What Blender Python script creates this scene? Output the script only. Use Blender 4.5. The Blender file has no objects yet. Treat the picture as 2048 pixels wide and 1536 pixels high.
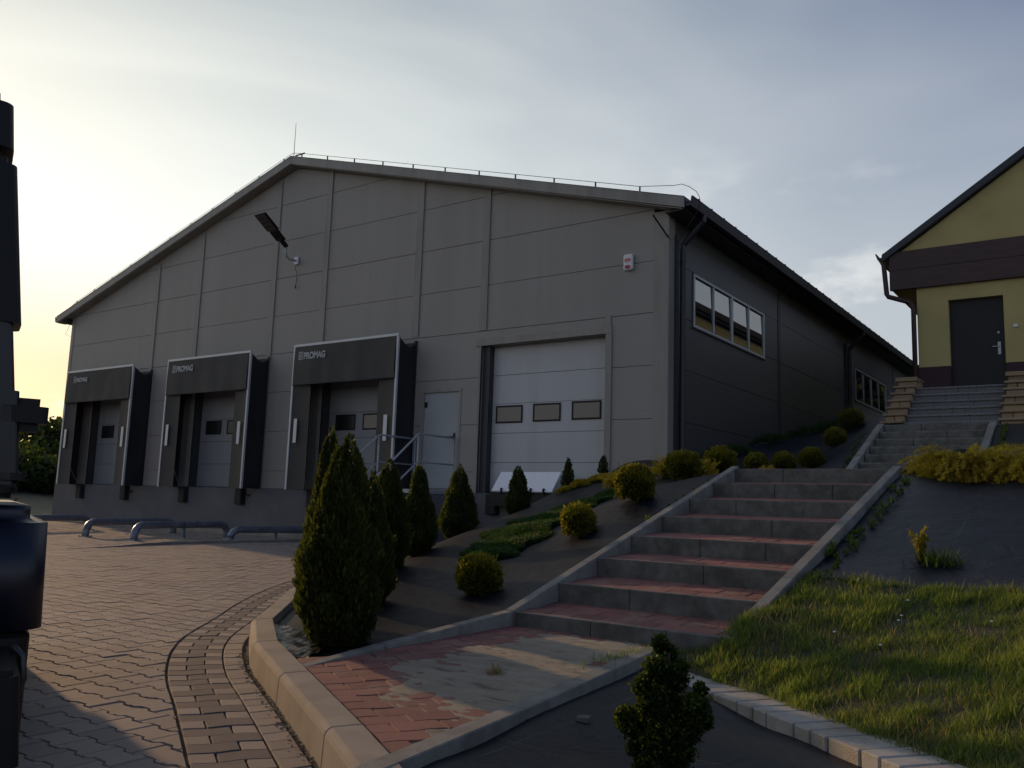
import bpy, bmesh, math, random
import numpy as np
from mathutils import Vector, Matrix
random.seed(7); rng = np.random.default_rng(11)
sc = bpy.context.scene
COL = sc.collection
PI = math.pi
SUN_EL, SUN_E, SKY_S, EXPO = 11., 2.8, .12, .0

# ------------------------------------------------------------------ materials
def nodes(m):
    m.use_nodes = True
    return m.node_tree.nodes, m.node_tree.links
def mat(name, base, rough=.7, var=.0, vscale=3., bump=.0, bscale=60., metal=0., spec=.5, rnd=0., dirt=None,
        dscale=2., dlo=.45, dhi=.7, stretch=(1, 1, 1), hue=None):
    """Principled surface: base colour varied by noise, by a per-piece attribute and by patches of dirt."""
    m = bpy.data.materials.new(name); N, L = nodes(m); p = N['Principled BSDF']
    p.inputs['Roughness'].default_value = rough; p.inputs['Metallic'].default_value = metal
    p.inputs['Specular IOR Level'].default_value = spec
    tc = N.new('ShaderNodeTexCoord'); mp = N.new('ShaderNodeMapping'); mp.inputs['Scale'].default_value = stretch
    L.new(tc.outputs['Object'], mp.inputs['Vector'])
    col = None
    def mix(a, b, f, mode='MIX'):
        x = N.new('ShaderNodeMix'); x.data_type = 'RGBA'; x.blend_type = mode
        for s, v in ((6, a), (7, b)):
            if isinstance(v, tuple): x.inputs[s].default_value = (*v, 1)
            else: L.new(v, x.inputs[s])
        if isinstance(f, float): x.inputs[0].default_value = f
        else: L.new(f, x.inputs[0])
        return x.outputs[2]
    cur = base
    if var > 0:
        n = N.new('ShaderNodeTexNoise'); n.inputs['Scale'].default_value = vscale; n.inputs['Detail'].default_value = 6
        L.new(mp.outputs[0], n.inputs['Vector'])
        r = N.new('ShaderNodeMapRange'); r.inputs[1].default_value = .3; r.inputs[2].default_value = .7
        L.new(n.outputs['Fac'], r.inputs[0])
        cur = mix(tuple(c*(1-var) for c in base), tuple(min(1, c*(1+var)) for c in base), r.outputs[0])
    if rnd > 0:
        a = N.new('ShaderNodeAttribute'); a.attribute_name = 'rnd'
        lo = tuple(c*(1-rnd) for c in base); hi = tuple(c*(1+rnd) for c in base)
        if hue: hi = hue
        cur2 = mix(lo, hi, a.outputs['Fac'])
        cur = mix(cur, cur2, .65) if var > 0 else cur2
    if dirt:
        n = N.new('ShaderNodeTexNoise'); n.inputs['Scale'].default_value = dscale; n.inputs['Detail'].default_value = 8
        n.inputs['Roughness'].default_value = .65
        L.new(mp.outputs[0], n.inputs['Vector'])
        r = N.new('ShaderNodeMapRange'); r.inputs[1].default_value = dlo; r.inputs[2].default_value = dhi
        L.new(n.outputs['Fac'], r.inputs[0])
        cur = mix(cur, dirt, r.outputs[0])
    if isinstance(cur, tuple): p.inputs['Base Color'].default_value = (*cur, 1)
    else: L.new(cur, p.inputs['Base Color'])
    if bump > 0:
        n = N.new('ShaderNodeTexNoise'); n.inputs['Scale'].default_value = bscale; n.inputs['Detail'].default_value = 5
        L.new(mp.outputs[0], n.inputs['Vector'])
        b = N.new('ShaderNodeBump'); b.inputs['Strength'].default_value = bump; b.inputs['Distance'].default_value = .01
        L.new(n.outputs['Fac'], b.inputs['Height']); L.new(b.outputs[0], p.inputs['Normal'])
    return m
def leaf(name, dark, light, trans=.35, rough=.6, tmul=1.6):
    m = bpy.data.materials.new(name); N, L = nodes(m); p = N['Principled BSDF']
    p.inputs['Roughness'].default_value = rough; p.inputs['Specular IOR Level'].default_value = .25
    a = N.new('ShaderNodeAttribute'); a.attribute_name = 'rnd'
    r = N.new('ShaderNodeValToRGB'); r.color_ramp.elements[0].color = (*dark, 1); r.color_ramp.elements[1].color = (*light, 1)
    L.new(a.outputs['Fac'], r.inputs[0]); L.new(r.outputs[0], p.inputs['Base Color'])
    t = N.new('ShaderNodeBsdfTranslucent')
    mm = N.new('ShaderNodeVectorMath'); mm.operation = 'MULTIPLY'; mm.inputs[1].default_value = (tmul, tmul*1.05, tmul*.6)
    L.new(r.outputs[0], mm.inputs[0]); L.new(mm.outputs[0], t.inputs['Color'])
    s = N.new('ShaderNodeMixShader'); s.inputs[0].default_value = trans
    L.new(p.outputs[0], s.inputs[1]); L.new(t.outputs[0], s.inputs[2])
    L.new(s.outputs[0], N['Material Output'].inputs['Surface'])
    return m
def ribbed(name, base, rough, axis, freq, depth, var=.08, streak=.0):
    """sheet-steel sandwich panel with fine micro-ribs"""
    m = mat(name, base, rough, var=var, vscale=.35, dirt=tuple(c*(1-streak) for c in base) if streak else None, dscale=1.0, dlo=.48, dhi=.72, stretch=(2.6, 2.6, .16) if streak else (1, 1, 1))
    N, L = nodes(m); p = N['Principled BSDF']
    tc = N.new('ShaderNodeTexCoord'); sx = N.new('ShaderNodeSeparateXYZ'); L.new(tc.outputs['Object'], sx.inputs[0])
    mu = N.new('ShaderNodeMath'); mu.operation = 'MULTIPLY'; mu.inputs[1].default_value = freq
    L.new(sx.outputs[axis], mu.inputs[0])
    si = N.new('ShaderNodeMath'); si.operation = 'SINE'; L.new(mu.outputs[0], si.inputs[0])
    b = N.new('ShaderNodeBump'); b.inputs['Strength'].default_value = depth; b.inputs['Distance'].default_value = .004
    nz = N.new('ShaderNodeTexNoise'); nz.inputs['Scale'].default_value = .8; L.new(tc.outputs['Object'], nz.inputs['Vector'])
    b2 = N.new('ShaderNodeBump'); b2.inputs['Strength'].default_value = .25; b2.inputs['Distance'].default_value = .05
    L.new(nz.outputs['Fac'], b2.inputs['Height'])
    L.new(si.outputs[0], b.inputs['Height']); L.new(b2.outputs[0], b.inputs['Normal']); L.new(b.outputs[0], p.inputs['Normal'])
    return m
M = {}
M['wall'] = ribbed('taupe_panel', (.295, .270, .238), .55, 2, 210., .3, .06, .07)
M['trim'] = mat('taupe_flashing', (.27, .245, .212), .5, var=.08, dirt=(.20, .18, .155), dscale=1.2, stretch=(2, 2, .3))
M['trim_dark'] = mat('graphite_flashing', (.035, .036, .04), .5, var=.1)
M['gutter'] = mat('graphite_gutter', (.02, .022, .03), .45)
M['sidewall'] = ribbed('dark_side_panel', (.075, .073, .070), .42, 2, 210., .2)  # long side wall panels, much darker base than the front cladding
M['ddoor'] = ribbed('shaded_dock_door_panel', (.22, .225, .235), .5, 2, 300., .12, .06, .2)  # door base darkened to stand for the shade inside the dock shelters
M['plinth'] = mat('plinth_render', (.125, .122, .13), .9, var=.12, vscale=1.5, bump=.3, bscale=120, dirt=(.11, .105, .10), dscale=1.1)
M['roof'] = mat('roof_sheet', (.16, .16, .16), .6)
M['dark'] = mat('dark_void', (.01, .01, .011), .9)
M['door'] = ribbed('white_door_panel', (.47, .465, .46), .5, 2, 300., .12, .06, .14)
M['pdoor'] = mat('grey_steel_door', (.33, .345, .345), .5, var=.05)
M['rubber'] = mat('black_rubber', (.018, .017, .017), .8, var=.3, vscale=8, bump=.4, bscale=40)
M['pane'] = mat('acrylic_pane', (.16, .125, .09), .35, spec=.8)
M['darkpane'] = mat('dark_pane', (.012, .012, .014), .3, spec=.5)
M['curtain'] = mat('grey_curtain', (.034, .032, .030), .7, var=.25, vscale=2.2, bump=.6, bscale=3.5, dirt=(.050, .048, .044), dscale=1.6, stretch=(1, 1, .45))
M['curtain_side'] = mat('brown_curtain', (.048, .043, .038), .7, var=.12, vscale=2)
M['sidecloth'] = mat('black_side_cloth', (.016, .016, .019), .75, var=.2, vscale=2, bump=.5, bscale=4)
M['alu'] = mat('aluminium_profile', (.50, .51, .52), .45, metal=.25, var=.06)
M['reflect'] = mat('reflective_strip', (.62, .62, .60), .4)
M['letter'] = mat('printed_letters', (.40, .41, .40), .6, var=.2, vscale=30)
M['steel'] = mat('galvanised_steel', (.36, .38, .40), .5, metal=.3, var=.15, vscale=8)
M['pipe'] = mat('painted_pipe', (.18, .20, .235), .38, metal=.35, var=.25, vscale=5, dirt=(.10, .09, .08), dscale=6, dlo=.5)
M['wfr'] = mat('pvc_frame', (.50, .50, .49), .4)
M['glass'] = mat('window_glass', (.012, .014, .016), .02, spec=1.0)
M['glass'].node_tree.nodes['Principled BSDF'].inputs['IOR'].default_value = 2.3
M['lever'] = mat('leveller_plate', (.86, .86, .87), .5, dirt=(.30, .28, .26), dscale=14, dlo=.60, dhi=.72, stretch=(3, 1, .8))
M['black'] = mat('black_plastic', (.007, .007, .008), .5, spec=.3)
M['led'] = mat('led_lens', (.05, .05, .048), .25)
M['white'] = mat('white_plastic', (.68, .68, .70), .35)
M['red'] = mat('red_plastic', (.34, .012, .015), .25)
M['redprint'] = mat('red_print', (.55, .07, .06), .5)
M['concrete'] = mat('cast_concrete', (.135, .13, .115), .9, var=.22, vscale=16, bump=.6, bscale=140, dirt=(.065, .062, .05), dscale=5, dlo=.44, dhi=.70)
M['concrete2'] = mat('pale_concrete', (.215, .21, .185), .9, var=.18, vscale=9, bump=.5, bscale=140, dirt=(.14, .135, .11), dscale=4)
M['kerb'] = mat('kerb_concrete', (.29, .255, .205), .88, var=.12, vscale=4, bump=.6, bscale=260, dirt=(.19, .165, .13), dscale=3, dlo=.46, dhi=.78)
M['paver'] = mat('grey_paver', (.255, .215, .182), .85, var=.20, vscale=1.2, bump=.7, bscale=180, rnd=.24, dirt=(.29, .235, .17), dscale=.9, dlo=.50, dhi=.72)
M['paver_dark'] = mat('graphite_paver', (.095, .082, .082), .85, var=.14, vscale=4, bump=.6, bscale=180, rnd=.15, dirt=(.17, .145, .115), dscale=1.6, dlo=.55, dhi=.75)
M['paver_red'] = mat('red_paver', (.215, .088, .072), .85, var=.22, vscale=5, bump=.7, bscale=160, rnd=.3, dirt=(.235, .165, .12), dscale=4, dlo=.5, dhi=.7)
M['joint'] = mat('joint_grit', (.045, .038, .032), .95, var=.3, vscale=20, bump=.7, bscale=200)
M['sand'] = mat('scattered_sand', (.31, .275, .205), .95, var=.16, vscale=7, bump=.8, bscale=220, dirt=(.085, .075, .055), dscale=9, dlo=.56, dhi=.72, stretch=(.6, 1.8, 1))
M['granite'] = mat('grey_granite', (.195, .19, .185), .8, var=.2, vscale=30, bump=.2, bscale=100, dirt=(.13, .13, .125), dscale=2)
M['granite_dark'] = mat('shaded_granite_face', (.15, .148, .145), .85, var=.2, vscale=30, bump=.2, bscale=100)  # riser faces darkened in colour, imitating shade below the lighter tread edges
M['sandstone'] = mat('split_sandstone', (.30, .215, .13), .9, var=.3, vscale=4, bump=.9, bscale=25, rnd=.25)
M['edging'] = mat('edging_stone', (.38, .365, .32), .9, var=.15, vscale=6, bump=.5, bscale=150, rnd=.12, dirt=(.26, .22, .16), dscale=5)
M['stucco'] = mat('yellow_stucco', (.50, .40, .165), .95, var=.10, vscale=1.2, bump=.8, bscale=90)
M['brownclad'] = mat('brown_cladding', (.058, .030, .027), .6, var=.2, vscale=2, stretch=(1, 1, 12))
M['brownplinth'] = mat('brown_plinth', (.05, .022, .025), .8, bump=.5, bscale=80)
M['hdoor'] = mat('dark_door', (.011, .008, .007), .6, var=.1)
M['soil'] = mat('soil', (.06, .05, .036), .95, var=.3, vscale=6, bump=.8, bscale=60)
M['field'] = mat('field_grass', (.075, .075, .035), .95, var=.3, vscale=.25, bump=.5, bscale=3, dirt=(.10, .085, .05), dscale=.08)
M['foil'] = mat('shiny_foil', (.006, .006, .007), .34, bump=1., bscale=9, spec=.45)
M['paper'] = mat('scrap', (.5, .5, .48), .7)
M['bark'] = mat('bark', (.06, .042, .03), .95, bump=.8, bscale=50)
M['truck'] = mat('navy_paint', (.004, .005, .010), .4, spec=.6)
M['truck2'] = mat('blue_fender', (.004, .006, .016), .42, spec=.6)
M['chrome'] = mat('brushed_steel', (.06, .06, .06), .4, metal=.6)
M['thuja'] = leaf('thuja_leaf', (.011, .022, .006), (.085, .095, .016), .42)
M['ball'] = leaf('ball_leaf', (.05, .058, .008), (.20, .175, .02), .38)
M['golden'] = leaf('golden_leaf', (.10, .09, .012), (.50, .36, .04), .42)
M['juniper'] = leaf('juniper_leaf', (.022, .050, .014), (.065, .115, .03), .3)
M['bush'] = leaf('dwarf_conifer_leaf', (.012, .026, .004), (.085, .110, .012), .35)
M['weed'] = leaf('weed_leaf', (.035, .065, .012), (.10, .14, .03), .35)
M['grass'] = leaf('grass_blade', (.058, .115, .022), (.26, .29, .075), .48)
M['drygrass'] = leaf('dry_grass', (.13, .10, .05), (.30, .24, .13), .4)
M['tree'] = leaf('tree_leaf', (.02, .035, .008), (.06, .08, .018), .4)

def fabric(name):
    m = mat(name, (.0095, .0115, .0165), .42, var=.25, vscale=1.6, bump=.0, spec=.16, dirt=(.0095, .010, .0125), dscale=1.1, dlo=.52, dhi=.9)
    N, L = nodes(m); p = N['Principled BSDF']
    tc = N.new('ShaderNodeTexCoord'); nz = N.new('ShaderNodeTexNoise'); nz.inputs['Scale'].default_value = 1.3
    L.new(tc.outputs['Object'], nz.inputs['Vector'])
    ad = N.new('ShaderNodeVectorMath'); ad.operation = 'MULTIPLY_ADD'
    ad.inputs[1].default_value = (.12, .12, .12); L.new(nz.outputs['Color'], ad.inputs[0]); L.new(tc.outputs['Object'], ad.inputs[2])
    sx = N.new('ShaderNodeSeparateXYZ'); L.new(ad.outputs[0], sx.inputs[0])
    outs = []
    for ax, k in ((0, 1.05), (1, 2.4)):
        a = N.new('ShaderNodeMath'); a.operation = 'MULTIPLY'; a.inputs[1].default_value = k; L.new(sx.outputs[ax], a.inputs[0])
        f = N.new('ShaderNodeMath'); f.operation = 'FRACT'; L.new(a.outputs[0], f.inputs[0])
        l = N.new('ShaderNodeMath'); l.operation = 'LESS_THAN'; l.inputs[1].default_value = .007*k; L.new(f.outputs[0], l.inputs[0])
        outs.append(l)
    mx = N.new('ShaderNodeMath'); mx.operation = 'MAXIMUM'; L.new(outs[0].outputs[0], mx.inputs[0]); L.new(outs[1].outputs[0], mx.inputs[1])
    n2 = N.new('ShaderNodeTexNoise'); n2.inputs['Scale'].default_value = 4; L.new(tc.outputs['Object'], n2.inputs['Vector'])
    g = N.new('ShaderNodeMapRange'); g.inputs[1].default_value = .42; g.inputs[2].default_value = .62; g.inputs[4].default_value = .55
    L.new(n2.outputs['Fac'], g.inputs[0])
    mm = N.new('ShaderNodeMath'); mm.operation = 'MULTIPLY'; L.new(mx.outputs[0], mm.inputs[0]); L.new(g.outputs[0], mm.inputs[1])
    src = p.inputs['Base Color'].links[0].from_socket
    x = N.new('ShaderNodeMix'); x.data_type = 'RGBA'; L.new(src, x.inputs[6]); x.inputs[7].default_value = (.10, .10, .095, 1)
    L.new(mm.outputs[0], x.inputs[0]); L.new(x.outputs[2], p.inputs['Base Color'])
    # weave and creases
    w = N.new('ShaderNodeTexNoise'); w.inputs['Scale'].default_value = 260; L.new(tc.outputs['Object'], w.inputs['Vector'])
    c = N.new('ShaderNodeTexNoise'); c.inputs['Scale'].default_value = 5; c.inputs['Detail'].default_value = 4; c.inputs['Distortion'].default_value = 1.2
    L.new(tc.outputs['Object'], c.inputs['Vector'])
    b = N.new('ShaderNodeBump'); b.inputs['Strength'].default_value = .35; b.inputs['Distance'].default_value = .004; L.new(w.outputs['Fac'], b.inputs['Height'])
    b2 = N.new('ShaderNodeBump'); b2.inputs['Strength'].default_value = .45; b2.inputs['Distance'].default_value = .03; L.new(c.outputs['Fac'], b2.inputs['Height'])
    L.new(b2.outputs[0], b.inputs['Normal']); L.new(b.outputs[0], p.inputs['Normal'])
    return m
M['fabric'] = fabric('weed_fabric')

# ------------------------------------------------------------------ object helpers
def tag(o, label=None, cat=None, group=None, kind=None):
    if label: o['label'] = label
    if cat: o['category'] = cat
    if group: o['group'] = group
    if kind: o['kind'] = kind
    return o
def empty(name, loc, label, cat, group=None):
    o = bpy.data.objects.new(name, None); COL.objects.link(o); o.location = loc; o.empty_display_size = .2
    return tag(o, label, cat, group)
def link(name, me, m, parent=None):
    if m is not None: me.materials.append(m)
    o = bpy.data.objects.new(name, me); COL.objects.link(o)
    if parent is not None:
        o.parent = parent
        l = Vector((0, 0, 0)); q = parent
        while q is not None: l += q.location; q = q.parent
        o.location = -l                      # meshes are written in world coordinates
    return o
class MB:
    def __init__(s): s.v = []; s.f = []; s.r = []
    def add(s, v, f, r=None):
        n = len(s.v); s.v += [tuple(p) for p in v]; s.f += [tuple(i+n for i in q) for q in f]
        s.r += [random.random() if r is None else r]*len(f); return s
    def box(s, x0, x1, y0, y1, z0, z1, r=None):
        v = [(x0, y0, z0), (x1, y0, z0), (x1, y1, z0), (x0, y1, z0), (x0, y0, z1), (x1, y0, z1), (x1, y1, z1), (x0, y1, z1)]
        return s.add(v, [(0, 3, 2, 1), (4, 5, 6, 7), (0, 1, 5, 4), (1, 2, 6, 5), (2, 3, 7, 6), (3, 0, 4, 7)], r if r is not None else random.random())
    def hexa(s, b, t, r=None):
        """b, t: four bottom and four top points (ccw seen from above)"""
        return s.add(list(b)+list(t), [(0, 3, 2, 1), (4, 5, 6, 7), (0, 1, 5, 4), (1, 2, 6, 5), (2, 3, 7, 6), (3, 0, 4, 7)], r if r is not None else random.random())
    def obox(s, c, ux, uy, uz, hx, hy, hz):
        c, ux, uy, uz = map(Vector, (c, ux, uy, uz)); v = []
        for k in (-1, 1):
            for a, b in ((-1, -1), (1, -1), (1, 1), (-1, 1)): v.append(c+ux*hx*a+uy*hy*b+uz*hz*k)
        return s.add(v, [(0, 3, 2, 1), (4, 5, 6, 7), (0, 1, 5, 4), (1, 2, 6, 5), (2, 3, 7, 6), (3, 0, 4, 7)])
    def prism(s, poly, ax, a, b):
        """extrude a 2D polygon along axis ax from a to b; poly coordinates are the other two axes in order"""
        n = len(poly); def_ = {0: lambda p, t: (t, p[0], p[1]), 1: lambda p, t: (p[0], t, p[1]), 2: lambda p, t: (p[0], p[1], t)}[ax]
        v = [def_(p, a) for p in poly]+[def_(p, b) for p in poly]
        return s.add(v, [tuple(range(n))[::-1], tuple(range(n, 2*n))]+[(i, (i+1) % n, n+(i+1) % n, n+i) for i in range(n)])
    def tube(s, path, r, n=8, cap=True):
        P = [Vector(p) for p in path]; rings = []; k = len(s.v); up = None
        rad = r if isinstance(r, (list, tuple)) else [r]*len(P)
        for i, p in enumerate(P):
            t = (P[min(i+1, len(P)-1)]-P[max(i-1, 0)]).normalized()
            if up is None: up = t.orthogonal().normalized()
            up = (up-t*up.dot(t)).normalized(); w = t.cross(up)
            rings.append([p+(up*math.cos(a)+w*math.sin(a))*rad[i] for a in (2*PI*j/n for j in range(n))])
        v = [q for g in rings for q in g]; f = []
        for i in range(len(P)-1):
            for j in range(n): f.append((i*n+j, i*n+(j+1) % n, (i+1)*n+(j+1) % n, (i+1)*n+j))
        if cap: f += [tuple(range(n))[::-1], tuple(range((len(P)-1)*n, len(P)*n))]
        return s.add(v, f)
    def build(s, name, m, parent=None, bevel=0., smooth=False, seg=1):
        me = bpy.data.meshes.new(name); me.from_pydata(s.v, [], s.f)
        a = me.attributes.new('rnd', 'FLOAT', 'FACE'); a.data.foreach_set('value', s.r)
        bm = bmesh.new(); bm.from_mesh(me)
        bmesh.ops.recalc_face_normals(bm, faces=bm.faces)
        if bevel > 0:
            es = [e for e in bm.edges if e.is_manifold and e.calc_face_angle(0) > .5]
            bmesh.ops.bevel(bm, geom=es, offset=bevel, segments=seg, affect='EDGES', clamp_overlap=True)
        bm.to_mesh(me); bm.free()
        if smooth:
            me.shade_smooth()
        return link(name, me, m, parent)
def scatter_mesh(name, tv, tf, pos, bas, rnd, m, parent=None):
    """one mesh out of many small copies of a template (tv, tf)"""
    tv = np.asarray(tv, float); n = len(pos)
    V = np.einsum('nij,kj->nki', bas, tv)+pos[:, None, :]
    V = V.reshape(-1, 3); k = len(tv)
    fl = [len(f) for f in tf]; idx = np.concatenate([np.array(f) for f in tf])
    I = (idx[None, :]+(np.arange(n)*k)[:, None]).reshape(-1)
    tot = np.tile(fl, n); start = np.concatenate([[0], np.cumsum(tot)[:-1]])
    me = bpy.data.meshes.new(name); me.vertices.add(len(V)); me.vertices.foreach_set('co', V.astype(np.float32).ravel())
    me.loops.add(len(I)); me.loops.foreach_set('vertex_index', I.astype(np.int32))
    me.polygons.add(len(tot)); me.polygons.foreach_set('loop_start', start.astype(np.int32)); me.polygons.foreach_set('loop_total', tot.astype(np.int32))
    me.update(calc_edges=True); me.validate()
    a = me.attributes.new('rnd', 'FLOAT', 'FACE'); a.data.foreach_set('value', np.repeat(rnd, len(tf)).astype(np.float32))
    return link(name, me, m, parent)
def frame_from(nrm, up):
    """bases whose z column is the direction, x column across"""
    z = nrm/np.linalg.norm(nrm, axis=1, keepdims=True)
    x = np.cross(up, z); x /= np.maximum(np.linalg.norm(x, axis=1, keepdims=True), 1e-6); y = np.cross(z, x)
    return np.stack([x, y, z], 2)
def copy_tree(o, loc=None, parent=None):
    c = o.copy(); COL.objects.link(c)
    if parent is not None: c.parent = parent
    if loc is not None: c.location = loc
    for ch in list(o.children): copy_tree(ch, None, c)
    return c

# ------------------------------------------------------------------ key dimensions
XW, YW = -6.83, 14.53          # warehouse corner
XL, XR = -28.05, -17.44        # left corner, ridge
ZB = 1.25                      # dock floor / top of plinth
ROWS = [1.686+k for k in range(0, 9)]
SL = .282
def roof_under(x): return 9.62-SL*abs(x-XR)
def yard_z(x, y): return .007*max(y, -5)
K = [(-.75, 1.30), (-1.66, 1.85), (-2.5, 2.38), (-3.41, 2.93), (-4.24, 3.43), (-5.01, 4.03), (-5.75, 4.85), (-6.45, 5.62), (-7.1, 6.42),
     (-7.7, 7.27), (-8.2, 8.2), (-8.55, 9.2), (-8.8, 10.2), (-8.93, 11.2), (-9.0, 12.2), (-9.02, 13.2), (-9.02, 14.4)]
def offset_poly(P, d):
    out = []
    for i, p in enumerate(P):
        ns = []
        for a, b in ((i-1, i), (i, i+1)):
            if 0 <= a and b < len(P):
                t = Vector((P[b][0]-P[a][0], P[b][1]-P[a][1])).normalized(); ns.append(Vector((-t.y, t.x)))
        n = sum(ns, Vector((0, 0)))
        n = n/len(ns); n = n/max(n.length_squared, .3)
        out.append((p[0]+n.x*d, p[1]+n.y*d))
    return out
# walking along K (towards the warehouse) the yard is on the left, the planting on the right
def smooth(P, n=8):
    out = []
    for i in range(len(P)-1):
        p0, p1, p2, p3 = (Vector(P[max(i-1, 0)]), Vector(P[i]), Vector(P[i+1]), Vector(P[min(i+2, len(P)-1)]))
        for k in range(n):
            t = k/n; out.append(tuple(.5*((2*p1)+(p2-p0)*t+(2*p0-5*p1+4*p2-p3)*t*t+(3*p1-p0-3*p2+p3)*t*t*t)))
    out.append(tuple(P[-1])); return out
KS = smooth(K, 8)

# ------------------------------------------------------------------ stairs frame (lower garden flight)
A0 = .041; EX = Vector((math.cos(A0), -math.sin(A0), 0)); EY = Vector((math.sin(A0), math.cos(A0), 0))
SO = Vector((-3.383, 4.863, 0)); SW = 1.47; ST = .515; SR = .162; SZ = .312
def SP(w, l, z): return SO+EX*w+EY*l+Vector((0, 0, z))

def n2(x, y, s, seed=0):
    r = np.random.default_rng(seed); t = 0
    for _ in range(14):
        a = r.uniform(0, PI); k = s*r.uniform(.5, 2.2); t = t+np.sin((x*np.cos(a)+y*np.sin(a))*k+r.uniform(0, 6.28))
    return t/5.3
# ------------------------------------------------------------------ terrain (thin-plate height fields)
def rbf(C):
    C = np.array(C, float); n = len(C); D = np.hypot(C[:, None, 0]-C[None, :, 0], C[:, None, 1]-C[None, :, 1])
    def phi(r): return np.where(r > 1e-9, r*r*np.log(np.maximum(r, 1e-9)), 0)
    A = np.zeros((n+3, n+3)); A[:n, :n] = phi(D)+np.eye(n)*.02; A[:n, n] = 1; A[:n, n+1:] = C[:, :2]; A[n, :n] = 1; A[n+1:, :n] = C[:, :2].T
    w = np.linalg.solve(A, np.concatenate([C[:, 2], [0, 0, 0]]))
    def f(x, y):
        x = np.asarray(x, float); y = np.asarray(y, float)
        r = np.hypot(x[..., None]-C[:, 0], y[..., None]-C[:, 1])
        return phi(r)@w[:n]+w[n]+w[n+1]*x+w[n+2]*y
    return f
def inside(P, x, y):
    P = np.array(P); c = np.zeros(np.shape(x), bool); j = len(P)-1
    for i in range(len(P)):
        xi, yi = P[i]; xj, yj = P[j]
        with np.errstate(divide='ignore', invalid='ignore'):
            c ^= ((yi > y) != (yj > y)) & (x < (xj-xi)*(y-yi)/(yj-yi+1e-12)+xi)
        j = i
    return c
def snap(P, x, y):
    best = (1e9, x, y)
    for i in range(len(P)):
        a = P[i]; b = P[(i+1) % len(P)]; dx, dy = b[0]-a[0], b[1]-a[1]; q = dx*dx+dy*dy
        t = 0 if q < 1e-12 else max(0, min(1, ((x-a[0])*dx+(y-a[1])*dy)/q))
        px, py = a[0]+dx*t, a[1]+dy*t; d = (px-x)**2+(py-y)**2
        if d < best[0]: best = (d, px, py)
    return best[1], best[2]
def terrain(name, poly, hf, step, m, kind='structure', skirt=.25, extra=None):
    P = np.array(poly); x0, y0 = P.min(0)-step; x1, y1 = P.max(0)+step
    nx = int((x1-x0)/step)+2; ny = int((y1-y0)/step)+2
    gx, gy = np.meshgrid(x0+np.arange(nx)*step, y0+np.arange(ny)*step, indexing='ij')
    ins = inside(poly, gx, gy); gx = gx.copy(); gy = gy.copy()
    keep = ins[:-1, :-1] | ins[1:, :-1] | ins[1:, 1:] | ins[:-1, 1:]
    need = np.zeros_like(ins); need[:-1, :-1] |= keep; need[1:, :-1] |= keep; need[1:, 1:] |= keep; need[:-1, 1:] |= keep
    for i, j in zip(*np.where(need & ~ins)): gx[i, j], gy[i, j] = snap(poly, gx[i, j], gy[i, j])
    z = hf(gx, gy)
    if extra is not None: z = z+extra(gx, gy)
    ids = -np.ones(ins.shape, int); w = np.where(need); ids[w] = np.arange(len(w[0]))
    v = [(float(gx[i, j]), float(gy[i, j]), float(z[i, j])) for i, j in zip(*w)]
    f = [(int(ids[i, j]), int(ids[i+1, j]), int(ids[i+1, j+1]), int(ids[i, j+1])) for i, j in zip(*np.where(keep))]
    me = bpy.data.meshes.new(name); me.from_pydata(v, [], f)
    bm = bmesh.new(); bm.from_mesh(me); bmesh.ops.remove_doubles(bm, verts=bm.verts, dist=.0005); bm.to_mesh(me); bm.free()
    me.shade_smooth()
    o = link(name, me, m); tag(o, kind=kind); return o
def wob(amp, fr, seed):
    r = np.random.default_rng(seed); ks = [(r.uniform(-fr, fr), r.uniform(-fr, fr), r.uniform(0, 6.28), r.uniform(.4, 1)) for _ in range(9)]
    return lambda x, y: amp*sum(a*np.sin(kx*x+ky*y+p) for kx, ky, p, a in ks)/3
def strZ(l): return SZ+SR*l/ST
KI = offset_poly(K, -.15)
CL = [(*SP(-.10, l, 0).xy, strZ(l)-.05) for l in (0, .6, 1.2, 1.8, 2.4, 3.0, 3.6)]
CL += [(-3.62, 3.2, .13), (-3.60, 3.7, .17), (-3.58, 4.1, .20), (-3.52, 4.5, .24)]
CL += [(x, y, .12) for x, y in KI[4:]]
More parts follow.
